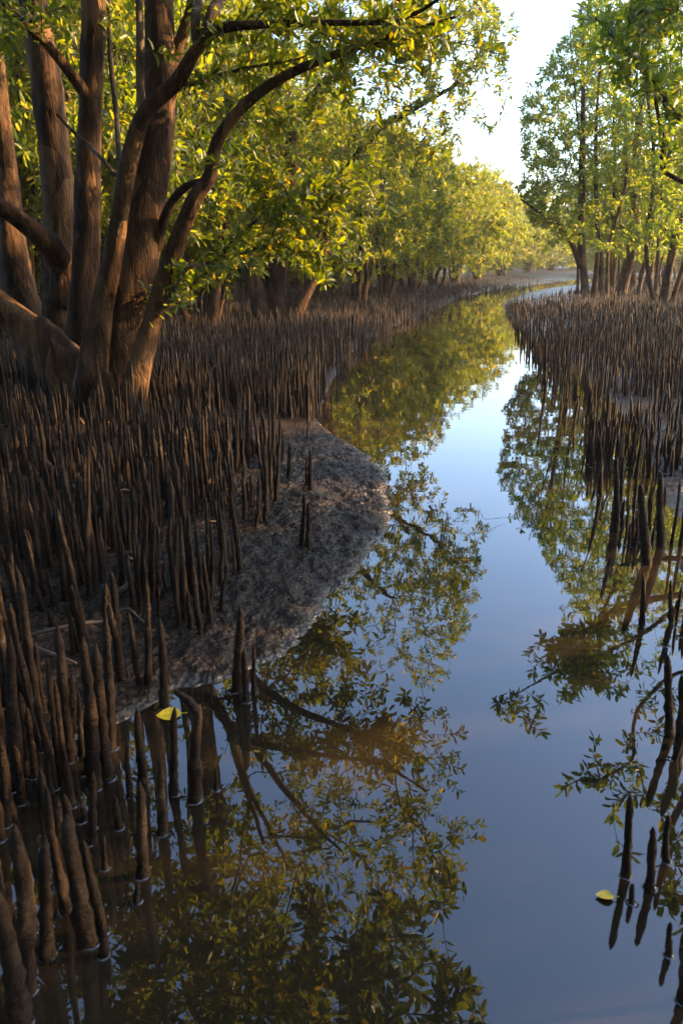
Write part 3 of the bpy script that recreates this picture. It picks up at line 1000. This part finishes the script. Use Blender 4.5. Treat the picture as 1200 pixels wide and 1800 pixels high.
PROTO = {}
bushes = [bush(41, 6.0, 2.7, 6, 62, .17, 16, 'a', .14), bush(42, 5.6, 2.5, 5, 58, .17, 16, 'a', .12), bush(43, 6.4, 2.5, 7, 60, .17, 16, 'a', .16)]
farrow = [bush(63, 5.6, 2.8, 6, 66, .2, 16, 'a', .0), bush(64, 5.9, 2.7, 6, 66, .2, 16, 'a', .02)]
G1 = 'bushy trees lining the left bank up to the bend'
row = [(628, 26, .3, .9, .95, 'bushy bright green mangrove directly behind the reaching crown on the left bank'),
       (676, 31, 1.9, 1.0, 1.0, 'sunlit yellow-green mangrove on many thin stems, left bank, second in the row to the bend'),
       (722, 36, 3.2, 1.0, 1.05, 'sunlit bushy mangrove on the left bank, third in the row to the bend'),
       (762, 42, 4.4, 1.1, 1.05, 'broad sunlit mangrove on the left bank in the middle of the row to the bend'),
       (800, 49, 5.2, 1.15, 1.15, 'golden leaved mangrove on the left bank just left of the lowest sky'),
       (838, 57, .9, 1.25, 1.25, 'rounded golden mangrove whose top stands against the pale sky at the bend'),
       (880, 70, 2.5, 1.3, 1.2, 'pale hazy mangrove at the far bend, right beneath the lowest point of the sky'),
       (925, 84, 3.9, 1.4, 1.2, 'small pale mangrove at the far bend, left of the slim bent tree'),
       (968, 96, 1.1, 1.5, 1.2, 'faint far mangrove at the end of the creek beside the slim bent tree'),
       (1015, 108, 4.9, 1.6, 1.3, 'far mangrove partly hidden behind the slim bent tree')]
for i, (px, Y, rz, s1, s2, lb) in enumerate(row):
    gen_place(bushes[i % 3] if i < 5 else farrow[i % 2], (px, Y, rz, s1, s2), lb, G1, 'a', .17, 16, PROTO)
G2 = 'trees behind the massive old tree'
for (px, Y, rz, s1, s2, lb) in [(70, 13.5, .4, .95, 1.1, 'leafy mangrove seen between the two leftmost stems of the massive tree'),
                                (235, 15, 2.2, 1.0, 1.15, 'leafy mangrove right behind the main trunk of the massive tree'),
                                (360, 17.5, 3.9, .95, 1.0, 'leafy mangrove just right of the slanting outer stem of the massive tree'),
                                (-110, 14, 1.2, 1.1, 1.2, 'leafy mangrove at the left edge of the picture behind the massive tree'),
                                (150, 19, 5.3, 1.2, 1.4, 'shaded mangrove second behind the slim upright stem of the massive tree'),
                                (310, 23, .2, 1.3, 1.5, 'tall mangrove far behind the bent outer stem of the massive tree'),
                                (20, 20, 2.9, 1.3, 1.5, 'tall mangrove second from the left edge in the wood behind the massive tree'),
                                (430, 26, 4.5, 1.2, 1.3, 'mangrove behind the left stem of the three-stemmed tree'),
                                (520, 31, 1.7, 1.2, 1.3, 'mangrove behind the right stem of the three-stemmed tree'),
                                (-60, 26, 3.3, 1.5, 1.7, 'hindmost mangrove at the left edge of the picture'),
                                (220, 29, .8, 1.5, 1.7, 'hindmost mangrove behind the middle of the massive tree'),
                                (380, 34, 2.0, 1.5, 1.6, 'hindmost mangrove between the massive tree and the three-stemmed tree')]:
    gen_place(bushes[int(Y * 2) % 3], (px, Y, rz, s1, s2), lb, G2, 'a', .17, 16, PROTO)
for (px, Y, rz, s1, s2, lb) in [(60, 24, .6, 1.0, .55, 'low leafy bush under the trees at the left edge of the picture'), (190, 25, 2.0, 1.1, .5, 'low leafy bush in the shade left of the main trunk of the massive tree'),
                                (300, 28, 3.5, 1.1, .5, 'low leafy bush far behind the right foot of the massive tree'), (400, 30, 5.0, 1.1, .5, 'low leafy bush left of the three-stemmed tree'),
                                (470, 36, 1.1, 1.2, .55, 'low leafy bush behind the three-stemmed tree'), (560, 40, 2.7, 1.2, .5, 'low leafy bush right of the three-stemmed tree'), (640, 50, .2, 1.4, .6, 'low leafy bush under the bushy row on the left bank'), (720, 62, 4.0, 1.5, .6, 'low leafy bush farther along under the bushy row')]:
    gen_place(farrow[int(Y) % 2], (px, Y, rz, s1, s2), lb, 'low bushes under the left bank trees', 'a', .17, 16, PROTO)
far = [bush(61, 5.5, 3.0, 5, 70, .2, 16, 'a', -.05), bush(62, 6.2, 2.8, 5, 70, .2, 16, 'a', -.05)]
G5 = 'far wood that closes the view beyond the bend'
for i in range(16):
    gen_place(far[i % 2], (640 + i * 46 + 14 * math.sin(i * 5.1), 128 + 18 * math.sin(i * 2.3), i * 1.3, 2.0, 1.7 + .3 * math.sin(i * 3.7)), 'one of the faint far trees that close the view beyond the bend', G5, 'a', .17, 16, PROTO)
LBL = 'one of the mangroves standing behind the bushy row on the left bank'
G3 = 'trees behind the left bank row'
for i, (px, Y, rz, s1, s2) in enumerate([(585, 36, .9, 1.3, 1.3), (640, 44, 2.7, 1.3, 1.3), (690, 50, 4.1, 1.4, 1.3), (745, 58, 5.0, 1.4, 1.3), (795, 70, 1.4, 1.5, 1.4), (850, 88, 3.0, 1.6, 1.4)]):
    gen_place(bushes[i % 3], (px, Y, rz, s1, s2), LBL, G3, 'a', .17, 16, PROTO)
rb = [bush(51, 7.0, 2.4, 3, 40, .17, 14, 'b', .26), bush(52, 7.6, 2.2, 2, 40, .17, 14, 'b', .3)]
for (px, Y, rz, s1, s2, lb) in [(1062, 76, .4, 1.3, 1.0, 'leafy tree closing the gap between the first trunks of the right bank'), (1108, 70, 2.1, 1.3, 1.0, 'leafy tree in the haze behind the straight thick trunk'),
                                (1160, 68, 3.3, 1.3, 1.0, 'leafy tree in the haze behind the three-stemmed fan'), (1210, 66, 5.0, 1.3, 1.0, 'leafy tree in the haze at the right edge of the picture')]:
    gen_place(farrow[int(Y) % 2], (px, Y, rz, s1, s2), lb, 'hazy trees closing the right bank wood', 'a', .17, 16, PROTO)
LBL = 'one of the thin trees deep in the right bank wood behind the larger trunks'
G4 = 'trees deep in the right bank wood'
for i, (px, Y, rz, s1, s2) in enumerate([(1075, 40, .5, 1.0, .85), (1118, 43, 2.0, 1.0, .9), (1165, 41, 3.3, 1.0, .9), (1205, 40, 4.6, 1.1, .95), (1140, 47, 1.5, 1.0, .8), (1185, 48, 5.5, 1.1, .8),
                                         (1245, 36, 1.0, 1.1, 1.1), (1260, 28, 2.6, 1.0, 1.2), (1230, 45, 3.1, 1.2, .9)]):
    gen_place(rb[i % 2], (px, Y, rz, s1, s2), LBL, G4, 'b', .17, 14, PROTO)
# unseen trees added right of the picture to break the low sun into patches
LBL = 'unseen tree added right of the picture to dapple the low sun'
for i, (x, y, rz, s1, s2) in enumerate([(11.6, 17.6, 2.7, 1.15, 1.5), (12.4, 14.0, .6, 1.0, 1.15), (8.2, 6.6, .3, .95, 1.15), (10.4, 11.3, 1.7, .8, 1.2), (7.4, 1.2, 1.2, 1.0, 1.2), (13.6, 17.5, 3.1, .9, .7), (8.2, 3.6, 4.4, 1.0, .9), (9.5, -1.5, .9, 1.0, 1.1), (17, 22.0, .9, 1.0, .9)]):
    k = copy_tree(PROTO[id(rb[i % 2])], (x, y, gz(x, y) - .05), rz, (s1, s2), LBL, 'unseen trees added right of the picture')

LBL = 'unseen mangrove added behind the viewpoint to shade the near water and mud'  # unseen trees added to block skylight and darken the foreground
for i, (x, y, rz, s1, s2) in enumerate([(-4.6, -1.6, .3, 1.15, 1.3), (-3.2, -5.2, 1.9, 1.3, 1.4), (4.6, -3.6, 3.0, 1.15, 1.3), (1.2, -8.5, 4.2, 1.4, 1.5), (-7.6, 1.6, 5.0, 1.2, 1.3), (-7.2, 5.6, 2.4, 1.1, 1.2), (6.6, -7.5, .8, 1.4, 1.5), (-8, -6, 1.2, 1.4, 1.4)]):
    copy_tree(PROTO[id(bushes[i % 3])], (x, y, gz(x, y) - .05), rz, (s1, s2), LBL, 'unseen trees added behind the viewpoint')

# ------------------------------------------------------------------ breathing roots
rr = np.random.default_rng(99)


def root_unit(seed, sides, rings, bend=1.0):
    """breathing root of height 1; x and y in units of its base radius"""
    r = np.random.default_rng(seed)
    t = np.linspace(0, 1, rings)
    a, b = r.uniform(-1, 1, 2), r.uniform(0, 6.28, 2)
    cx = bend * (a[0] * .5 * np.sin(t * 3.2 + b[0]) + .12 * np.sin(t * 9 + b[1])) - bend * a[0] * .5 * math.sin(b[0])
    cy = bend * (a[1] * .5 * np.sin(t * 2.8 + b[1]) + .12 * np.sin(t * 8 + b[0]))
    prof = (1.1 - .52 * t ** 1.2) * np.where(t > .90, np.sqrt(np.clip(1 - ((t - .90) / .103) ** 2, .05, 1)), 1)
    prof = prof * (1 + .10 * r.normal(0, 1, rings) * (rings > 6))
    ang = np.arange(sides) * 6.2832 / sides
    ll = 1 + .09 * r.normal(0, 1, (rings, sides)) * (sides > 5)
    V = np.stack([cx[:, None] + prof[:, None] * ll * np.cos(ang), cy[:, None] + prof[:, None] * ll * np.sin(ang), np.repeat(t[:, None], sides, 1)], -1).reshape(-1, 3)
    i = np.arange(rings - 1)[:, None] * sides
    k = np.arange(sides)[None]
    k2 = (k + 1) % sides
    Q = np.stack([i + k, i + k2, i + sides + k2, i + sides + k], -1).reshape(-1, 4)
    V = np.vstack([V, (cx[-1], cy[-1], 1.004)])
    e = (rings - 1) * sides
    T = np.stack([e + k[0], e + k2[0], np.full(sides, rings * sides)], -1)
    return V, Q, T


UNIT_MESH = []
for q in range(20):
    V, Q, T = root_unit(500 + q, 10, 18, .8 if q % 4 else 1.5)
    UNIT_MESH.append(mesh_from('breathing_root', V, [Q, T], ROOTM))

RINGS = Geo()                                   # little menisci of water round the stems that stand in it


def meniscus(x, y, r):
    a = np.arange(20) * 6.2832 / 20
    V = []
    for k, (q, z) in enumerate(((-.001, .0026), (.0008, .0014), (.002, .0007), (.004, .0003), (.007, .0001))):
        V.append(np.stack([x + (r + q) * np.cos(a), y + (r + q) * np.sin(a), np.full(20, z)], 1))
    i = np.arange(4)[:, None] * 20
    k = np.arange(20)[None]
    k2 = (k + 1) % 20
    RINGS.add(np.vstack(V), np.stack([i + k, i + k + 20, i + k2 + 20, i + k2], -1).reshape(-1, 4))


def place_root(base, h, rad, lean, me, label, group):
    o = bpy.data.objects.new('breathing_root', me)
    COL.objects.link(o)
    zax = unit(np.array([lean[0], lean[1], 1.0]))
    az = rr.uniform(0, 6.283)
    xax = unit(np.cross(np.array([math.sin(az), math.cos(az), 0]), zax))
    yax = np.cross(zax, xax)
    o.matrix_world = Matrix(((xax[0] * rad, yax[0] * rad, zax[0] * h, base[0]), (xax[1] * rad, yax[1] * rad, zax[1] * h, base[1]),
                             (xax[2] * rad, yax[2] * rad, zax[2] * h, base[2]), (0, 0, 0, 1)))
    tag(o, label, 'breathing root', group)
    return o


# roots that can be told apart: (top px, base px, width px, stands in water, label)
HERO = [
    ((418, 1065), (413, 1215), 22, 1, 'stout pointed breathing root on the water edge, tallest of the three at the mud spit'),
    ((434, 1140), (434, 1234), 16, 1, 'short middle breathing root of the three at the mud spit, standing in water'),
    ((446, 1128), (447, 1218), 11, 1, 'thin rightmost breathing root of the three at the mud spit'),
    ((308, 1240), (308, 1396), 19, 1, 'dark breathing root rising from the water right in front of the yellow floating leaf'),
    ((352, 1232), (342, 1408), 26, 1, 'thick tall breathing root with broken side arm on top, right of the yellow leaf'),
    ((280, 1090), (289, 1243), 20, 1, 'breathing root at the water edge just behind the yellow floating leaf'),
    ((544, 790), (547, 862), 11, 0, 'right one of two thin breathing roots alone on the upper mud flat'),
    ((539, 800), (539, 855), 7, 0, 'left shorter one of two thin breathing roots alone on the upper mud flat'),
    ((532, 868), (531, 958), 11, 0, 'taller thin breathing root of the pair in the middle of the bare mud flat'),
    ((542, 884), (541, 962), 11, 0, 'shorter breathing root of the pair in the middle of the bare mud flat'),
    ((508, 778), (508, 838), 10, 0, 'breathing root by itself at the edge of the bare mud flat'),
    ((242, 1378), (250, 1540), 25, 1, 'breathing root alone in the open brown water, with bright water ring'),
    ((281, 1352), (285, 1466), 21, 1, 'breathing root standing in the water left of the thick one with side arm'),
    ((206, 1398), (210, 1456), 18, 1, 'short conical breathing root stub in the shallow water'),
    ((242, 1550), (243, 1585), 16, 1, 'tiny root tip barely above the brown water'),
    ((120, 1440), (160, 1655), 40, 1, 'thick breathing root leaning left out of the near water'),
    ((150, 1480), (182, 1640), 22, 1, 'knobbly breathing root right beside the thick leaning one'),
    ((178, 1625), (182, 1680), 22, 1, 'stubby broken root at the foot of the thick leaning one'),
    ((84, 1455), (85, 1680), 30, 1, 'straight breathing root left of the thick leaning one in near water'),
    ((22, 1458), (50, 1740), 38, 1, 'thick breathing root near the lower left corner, second from the edge'),
    ((-8, 1560), (38, 1800), 44, 1, 'very thick breathing root filling the lower left corner'),
    ((378, 1350), (380, 1390), 10, 1, 'tiny pointed root tip right of the thick root with side arm'),
    ((240, 1245), (252, 1380), 22, 1, 'breathing root leaning left in the shallows below the mud edge'),
    ((228, 1298), (229, 1400), 14, 1, 'slim breathing root in the shallows beside the left leaning one'),
    ((182, 1470), (186, 1528), 13, 1, 'small sharp root tip in the brown water beside the knobbly root'),
    ((148, 1115), (168, 1385), 28, 1, 'very tall breathing root rising from the shallows in front of the fallen twigs'),
    ((170, 1130), (190, 1370), 26, 1, 'very tall breathing root close behind another in front of the fallen twigs'),
    ((1104, 1398), (1099, 1540), 20, 1, 'slim tall breathing root in the right foreground water, leftmost of its cluster'),
    ((1143, 1452), (1140, 1560), 21, 1, 'thick breathing root in the right foreground water with a long mirror image'),
    ((1173, 1428), (1171, 1515), 16, 1, 'breathing root in the right foreground water, rightmost and farthest of its cluster'),
    ((1112, 1552), (1110, 1588), 14, 1, 'short root tip in front of the cluster in the right foreground water'),
    ((1177, 1622), (1174, 1680), 15, 1, 'lone small breathing root low at the right edge of the water'),
    ((1204, 1640), (1198, 1760), 22, 1, 'dark breathing root cut by the lower right edge of the picture'),
    ((1172, 1150), (1176, 1290), 20, 1, 'dark breathing root at the right edge above the foreground cluster'),
    ((1194, 1180), (1196, 1310), 22, 1, 'thick dark breathing root touching the right edge above the foreground cluster'),
    ((1128, 1005), (1127, 1100), 12, 1, 'slim black breathing root standing alone in the mirrored right-hand leaves'),
    ((1130, 850), (1132, 990), 19, 1, 'tall breathing root in the water at the front of the right bank stand'),
    ((1161, 830), (1160, 960), 17, 1, 'tall breathing root beside wet mud at the front of the right bank stand'),
    ((1080, 800), (1082, 930), 13, 1, 'thin dark breathing root leading the right bank stand into the water'),
    ((1052, 765), (1055, 870), 9, 1, 'thin breathing root farthest out in the water before the right bank stand'),
    ((958, 590), (957, 690), 7, 1, 'tall thin root at the outer left end of the right bank stand'),
]
G_L, G_R = 'breathing roots along the left bank', 'breathing roots along the right bank'
placed = []
count_big = 0
for (tx, ty), (bx, by), wd, wet, lb in HERO:
    p = on_z(bx, by, 0)
    if not wet:
        for _ in range(4):
            p = on_z(bx, by, float(ground_z(p[0:1], p[1:2])[0]))
    tp = at(tx, ty, p[1])
    h = tp[2] - p[2]
    rad = wd * .5 * project(p)[0, 2] / FPX * .88
    low = .06 if wet else .03
    ln = ((tp[0] - p[0]) / h, rr.normal(0, .04))
    b = np.array([p[0] - ln[0] * low, p[1] - ln[1] * low, p[2] - low])
    me = UNIT_MESH[(count_big + count_big // 3 + 1) % 20 // 4 * 4 + 1 + count_big % 3]
    count_big += 1
    o = place_root(b, h + low, rad, ln, me, lb, G_L if bx < 800 else G_R)
    if wet:
        meniscus(p[0], p[1], rad * 1.08)
    if 'side arm' in lb:
        a0, am, a1 = at(346, 1252, p[1]), at(332, 1232, p[1] + .01), at(308, 1216, p[1] + .03)
        sp = smooth_path([(*a0, .0125), (*am, .0115), (*a1, .007)], .02)
        V, Q, T = tube(sp[:, :3], sp[:, 3], 8, .15, 3)
        inv = np.array(o.matrix_world.inverted())
        V = (np.c_[V, np.ones(len(V))] @ inv.T)[:, :3]
        link('side_arm', mesh_from('side_arm', V, [Q, T], ROOTM), o)
    placed.append(p[:2])

# the stands: jittered, clumped points over both banks, filtered by where roots stand in the picture
LEFT_STAND = [(-700, 1900), (60, 1790), (110, 1690), (150, 1560), (170, 1400), (215, 1330), (262, 1235), (310, 1130), (392, 1092), (402, 1030), (455, 955), (478, 935), (492, 850), (505, 790), (545, 770), (556, 730),
              (580, 688), (602, 640), (640, 598), (702, 571), (766, 546), (806, 524), (850, 513), (960, 501), (1000, 495), (900, 489), (700, 489), (-3000, 493), (-3000, 1200)]
RIGHT_STAND = [(885, 537), (895, 556), (912, 600), (930, 630), (960, 660), (985, 720), (1025, 770), (1045, 850), (1085, 900), (1110, 960), (1150, 1010), (1165, 1120), (1175, 1250), (1190, 1420), (1240, 1650), (3000, 1650), (3000, 488), (1110, 496), (1040, 508), (1000, 520), (930, 529)]


def scatter(step, y0, y1, x0, x1, seed):
    r = np.random.default_rng(seed)
    X, Y = np.meshgrid(np.arange(x0, x1, step), np.arange(y0, y1, step))
    X = X + r.uniform(-.48, .48, X.shape) * step
    Y = Y + r.uniform(-.48, .48, Y.shape) * step
    X, Y = X.ravel(), Y.ravel()
    q = project(np.stack([X, Y, np.zeros_like(X) + .05], 1))
    vis = (q[:, 0] > -160) & (q[:, 0] < 1330)
    return X[vis], Y[vis], q[vis]


parts_xy = []
for step, y0, y1, x0, x1 in ((.07, 1.15, 4.2, -3, 2.4), (.078, 4.2, 9, -5.5, 5.5), (.105, 9, 16, -9, 10), (.14, 16, 26, -13, 15), (.21, 26, 44, -20, 22), (.34, 44, 75, -30, 40)):
    parts_xy.append(scatter(step, y0, y1, x0, x1, int(y1 * 10)))
X = np.concatenate([p[0] for p in parts_xy]); Y = np.concatenate([p[1] for p in parts_xy]); Q = np.concatenate([p[2] for p in parts_xy])
S = shore(X, Y)
cl = fbm(X * 1.3, Y * 1.3, 71, 2) + .9 * fbm(X * 5, Y * 5, 72, 2)
inL, inR = inside(LEFT_STAND, Q[:, 0], Q[:, 1]), inside(RIGHT_STAND, Q[:, 0], Q[:, 1])
keep = (inL & (cl > np.where(Y < 2.9, -.045, np.where(Y < 8, -.06, -.12))) & ((S > -.9) | (Y < 2.6))) | (inR & (cl > np.where(Y < 9, .12, -.10)))
rem = np.array(placed)
for q in range(len(rem)):
    keep &= (X - rem[q, 0]) ** 2 + (Y - rem[q, 1]) ** 2 > (.05 * (1 if rem[q, 1] < 5 else 2)) ** 2
pocket = inside([(40, 1100), (300, 1015), (305, 1180), (60, 1225)], Q[:, 0], Q[:, 1]) & (rr.random(len(X)) < .3)
keep &= ~pocket
# nothing grows through the tree bases
keep &= ((X - b1[0] + .25) / .75) ** 2 + ((Y - 8.1) / .45) ** 2 > 1
keep &= ~((Y < 1.3) & (X > -.45))
X, Y, S, Q, inL = X[keep], Y[keep], S[keep], Q[keep], inL[keep]
N = len(X)
hgt = np.clip(rr.normal(.26, .10, N), .07, .52) * (1 + .5 * fbm(X * .9, Y * .9, 81, 2)) * np.where(rr.random(N) < .12, .5, 1)
hgt = np.where(inL & (Y < 11), hgt * np.where(Y > 4.5, 1.08, np.where(Y < 3.2, 1.0, 1.15)), hgt * .92)
hgt = np.where(~inL & (Y < 12), hgt * np.where(Y < 4.5, .72, 1.0), hgt)
hgt = np.where(Y > 48, hgt * .6, hgt)
radu = rr.uniform(.0085, .0155, N) * (.75 + .9 * hgt) * np.where(Y < 3.0, 1.15, 1)
lx, ly = rr.normal(0, .048, N), rr.normal(0, .048, N)
Z = ground_z(X, Y)
low = np.where(Z < 0, 0, 0)
ZB = np.maximum(Z, -.06) - .02
hh = hgt + np.where(Z < 0, .06, .02)
pr = project(np.stack([X, Y, Z], 1))
seen = (pr[:, 0] > 4) & (pr[:, 0] < 1196) & (pr[:, 1] < 1850) & (pr[:, 1] > 0)
score = np.where(seen, hgt / pr[:, 2] * np.sqrt(radu / .012), 0)
order = np.argsort(-score)
n_ind = 300 - len(HERO)
ind = order[:n_ind]
stuff = np.setdiff1d(np.arange(N), ind)
for i in ind:
    px, py = pr[i, 0], pr[i, 1]
    size = 'very tall' if hgt[i] > .47 else 'tall' if hgt[i] > .38 else 'middling' if hgt[i] > .28 else 'short'
    girth = 'thick' if radu[i] > .0162 else 'slim' if radu[i] > .0128 else 'thin'
    lean = 'leaning left' if lx[i] < -.03 else ('leaning right' if lx[i] > .03 else 'upright')
    if inL[i]:
        gp = G_L
        if Z[i] < 0.0:
            zone = 'in the shallows at lower left' if px < 170 else 'in the shallows near the yellow leaf'
        elif py > 1250:
            zone = 'at the muddy front of the left stand'
        elif py > 1090:
            zone = 'below the level twig, left edge' if px < 110 else 'just below the level twig'
        elif px > 330:
            zone = 'bordering the upper mud flat' if py < 930 else 'bordering the lower mud flat'
        elif py > 960:
            zone = 'left of the propped twig' if px < 190 else 'around the propped twig'
        else:
            zone = 'in front of the massive tree, left edge' if px < 110 else 'in front of the massive main trunk' if px < 220 else 'right of the massive tree foot'
    else:
        gp = G_R
        zone = 'beside the wet mud, right bank' if py > 820 else 'deep in the right bank stand'
    lb = f'{size} {girth} breathing root, {lean}, {zone}'
    place_root((X[i], Y[i], ZB[i]), hh[i], radu[i], (lx[i], ly[i]), UNIT_MESH[int(rr.integers(20))], lb, gp)
    if Z[i] < 0 and Y[i] < 9:
        meniscus(X[i], Y[i], radu[i] * 1.1)


def mass(name, sel, label):
    g = Geo()
    for lod, (sd, rg, m_) in enumerate(((7, 9, Y[sel] < 8), (5, 5, (Y[sel] >= 8) & (Y[sel] < 16)), (4, 3, Y[sel] >= 16))):
        ids = sel[m_]
        for v in range(6):
            k = ids[v::6]
            if not len(k):
                continue
            V, Qd, T = root_unit(900 + v + 10 * lod, sd, rg, 1.0 if v % 3 else 1.8)
            th = rr.uniform(0, 6.283, len(k))
            vx = V[None, :, 0] * np.cos(th)[:, None] - V[None, :, 1] * np.sin(th)[:, None]
            vy = V[None, :, 0] * np.sin(th)[:, None] + V[None, :, 1] * np.cos(th)[:, None]
            rad = radu[k][:, None] * (1.0 if lod < 2 else 1.25)
            vz = V[None, :, 2] * hh[k][:, None]
            W = np.stack([X[k][:, None] + vx * rad + lx[k][:, None] * vz, Y[k][:, None] + vy * rad + ly[k][:, None] * vz, ZB[k][:, None] + vz], -1).reshape(-1, 3)
            o = (np.arange(len(k)) * len(V))[:, None, None]
            g.add(W, (Qd[None] + o).reshape(-1, 4), (T[None] + o).reshape(-1, 3))
    tag(link(name, g.mesh(name, ROOTM)), label, 'breathing roots', kind='stuff')


mass('breathing_roots', stuff[inL[stuff]], 'countless thin breathing roots covering the left bank back to the trees')
mass('breathing_roots', stuff[~inL[stuff]], 'countless thin breathing roots covering the right bank back to the wood')
for i in stuff:
    if Z[i] < 0 and Y[i] < 7 and seen[i]:
        meniscus(X[i], Y[i], radu[i] * 1.1)

# ------------------------------------------------------------------ the water
RINGS.add(np.array([(-320, -120, 0), (320, -120, 0), (320, 420, 0), (-320, 420, 0)], float), np.array([(0, 1, 2, 3)]))
tag(link('creek_water', RINGS.mesh('creek_water', WATER)), kind='structure', label='calm brown creek water mirroring the sky and trees')


# ------------------------------------------------------------------ fallen twigs, roots at the tree foot, leaves
def stick(name, rows, label, cat, seed, group=None):
    pts = []
    for px, py, wd, up in rows:
        p = on_z(px, py, .05)
        for _ in range(4):
            p = on_z(px, py, float(ground_z(p[0:1], p[1:2])[0]) + up)
        pts.append((*p, wd * .5 * project(p)[0, 2] / FPX))
    sp = smooth_path(pts, .05)
    base = sp[0, :3]
    V, Qd, T = tube(sp[:, :3], sp[:, 3], 8, .22, seed)
    o = link(name, mesh_from(name, V - base, [Qd, T], STICK))
    o.location = base
    tag(o, label, cat, group)
    return o


GS = 'fallen twigs among the left breathing roots'
stick('fallen_twig', [(76, 806, 7, .12), (110, 838, 7, .09), (152, 872, 6, .04)], 'thin dead twig slanting down among the roots below the massive tree', 'twig', 1, GS)
stick('fallen_twig', [(196, 1045, 8, .02), (225, 1028, 9, .05), (262, 1000, 8, .08), (286, 988, 6, .10)], 'pale dead twig propped upward to the right between breathing roots', 'twig', 2, GS)
stick('fallen_twig', [(54, 1116, 6, .03), (95, 1106, 7, .05), (150, 1095, 7, .05), (205, 1090, 5, .04)], 'long pale twig lying level across the left stand', 'twig', 3, GS)
stick('fallen_twig', [(58, 1136, 6, .03), (95, 1150, 7, .03), (134, 1166, 5, .03)], 'short dead twig just below the long level one', 'twig', 4, GS)
stick('fallen_twig', [(200, 1076, 4, .03), (226, 1070, 5, .05), (242, 1084, 4, .06), (256, 1096, 3, .03)], 'curled brown twig at the right end of the long level one', 'twig', 5, GS)
stick('fallen_twig', [(150, 660, 7, .10), (185, 668, 7, .14), (205, 678, 6, .10), (234, 664, 6, .16)], 'pale crooked root branch lying against the foot of the massive tree', 'twig', 6, GS)
stick('fallen_twig', [(228, 622, 4, .35), (236, 650, 5, .22), (242, 690, 5, .05)], 'thin pale stick leaning on the rightmost stem of the massive tree', 'twig', 7, GS)


def flat_leaf(name, c, length, width, rz, mat, label, cat, curl=.08, tilt=(0, 0), group=None):
    n = 9
    t = np.linspace(0, 1, n)
    half = width * np.sin(np.pi * np.clip(t, .0, 1) ** .8) ** .75 * .5
    half[0] = half[-1] = .0006
    V, Qd = [], []
    for i in range(n):
        for k, s in enumerate((-1, -.5, 0, .5, 1)):
            V.append(((t[i] - .5) * length, s * half[i], curl * length * ((s * half[i] / (width + 1e-6)) ** 2 * 2 + (t[i] - .5) ** 2 * .6)))
    for i in range(n - 1):
        for k in range(4):
            a = i * 5 + k
            Qd.append((a, a + 5, a + 6, a + 1))
    st, sq, stt = tube(np.array([(-.5 * length, 0, curl * length * .15), (-.62 * length, .01 * length, curl * length * .3), (-.74 * length, .04 * length, curl * length * .5)]), np.array([.0016, .0014, .0012]), 5)
    o = link(name, mesh_from(name, np.array(V), [np.array(Qd)], mat))
    link('leaf_stalk', mesh_from('leaf_stalk', st, [sq, stt], mat), o)
    o.location = c
    o.rotation_euler = (tilt[0], tilt[1], rz)
    tag(o, label, cat, group)
    return o


pA, pB = on_z(297, 1256, .006), on_z(1062, 1575, .006)
flat_leaf('floating_leaf', pA, .085, .062, R(186), YELLOW, 'bright yellow fallen leaf floating at the left mud edge', 'leaf', .10, (-.22, .03))
flat_leaf('floating_leaf', pB, .044, .030, R(170), YELLOW, 'curled yellow brown leaf floating on the open water at the right', 'leaf', .22, (0, 0))
for k in range(46):
    px, py = rr.uniform(-40, 130), rr.uniform(688, 760)
    if k > 30:
        px, py = rr.uniform(0, 380), rr.uniform(700, 1000)
    p = on_z(px, py, .12)
    p = on_z(px, py, float(ground_z(p[0:1], p[1:2])[0]) + .012)
    flat_leaf('fallen_leaf', p, rr.uniform(.07, .12), rr.uniform(.03, .045), rr.uniform(0, 6.28), LITTER, 'dry brown fallen leaf on the mud below the massive tree', 'leaf', .2, (rr.normal(0, .4), rr.normal(0, .4)), 'dry fallen leaves under the massive tree')

# ------------------------------------------------------------------ the morning haze over the creek
hm, hn, hout = new_mat('haze')
pv = hn.nodes.new('ShaderNodeVolumePrincipled')
pv.inputs['Color'].default_value = (.97, .96, .95, 1)
pv.inputs['Density'].default_value = .0007
pv.inputs['Anisotropy'].default_value = .35
hn.links.new(pv.outputs[0], hout.inputs['Volume'])
hx, hy0, hy1, hz0, hz1 = 420, -160, 520, -2.5, 22
hv = np.array([(x_, y_, z_) for z_ in (hz0, hz1) for y_ in (hy0, hy1) for x_ in (-hx, hx)], float)
hq = np.array([(0, 2, 3, 1), (4, 5, 7, 6), (0, 1, 5, 4), (2, 6, 7, 3), (0, 4, 6, 2), (1, 3, 7, 5)])
tag(link('haze', mesh_from('haze', hv, [hq], hm, False)), kind='stuff', label='thin pale haze over the creek and the woods')
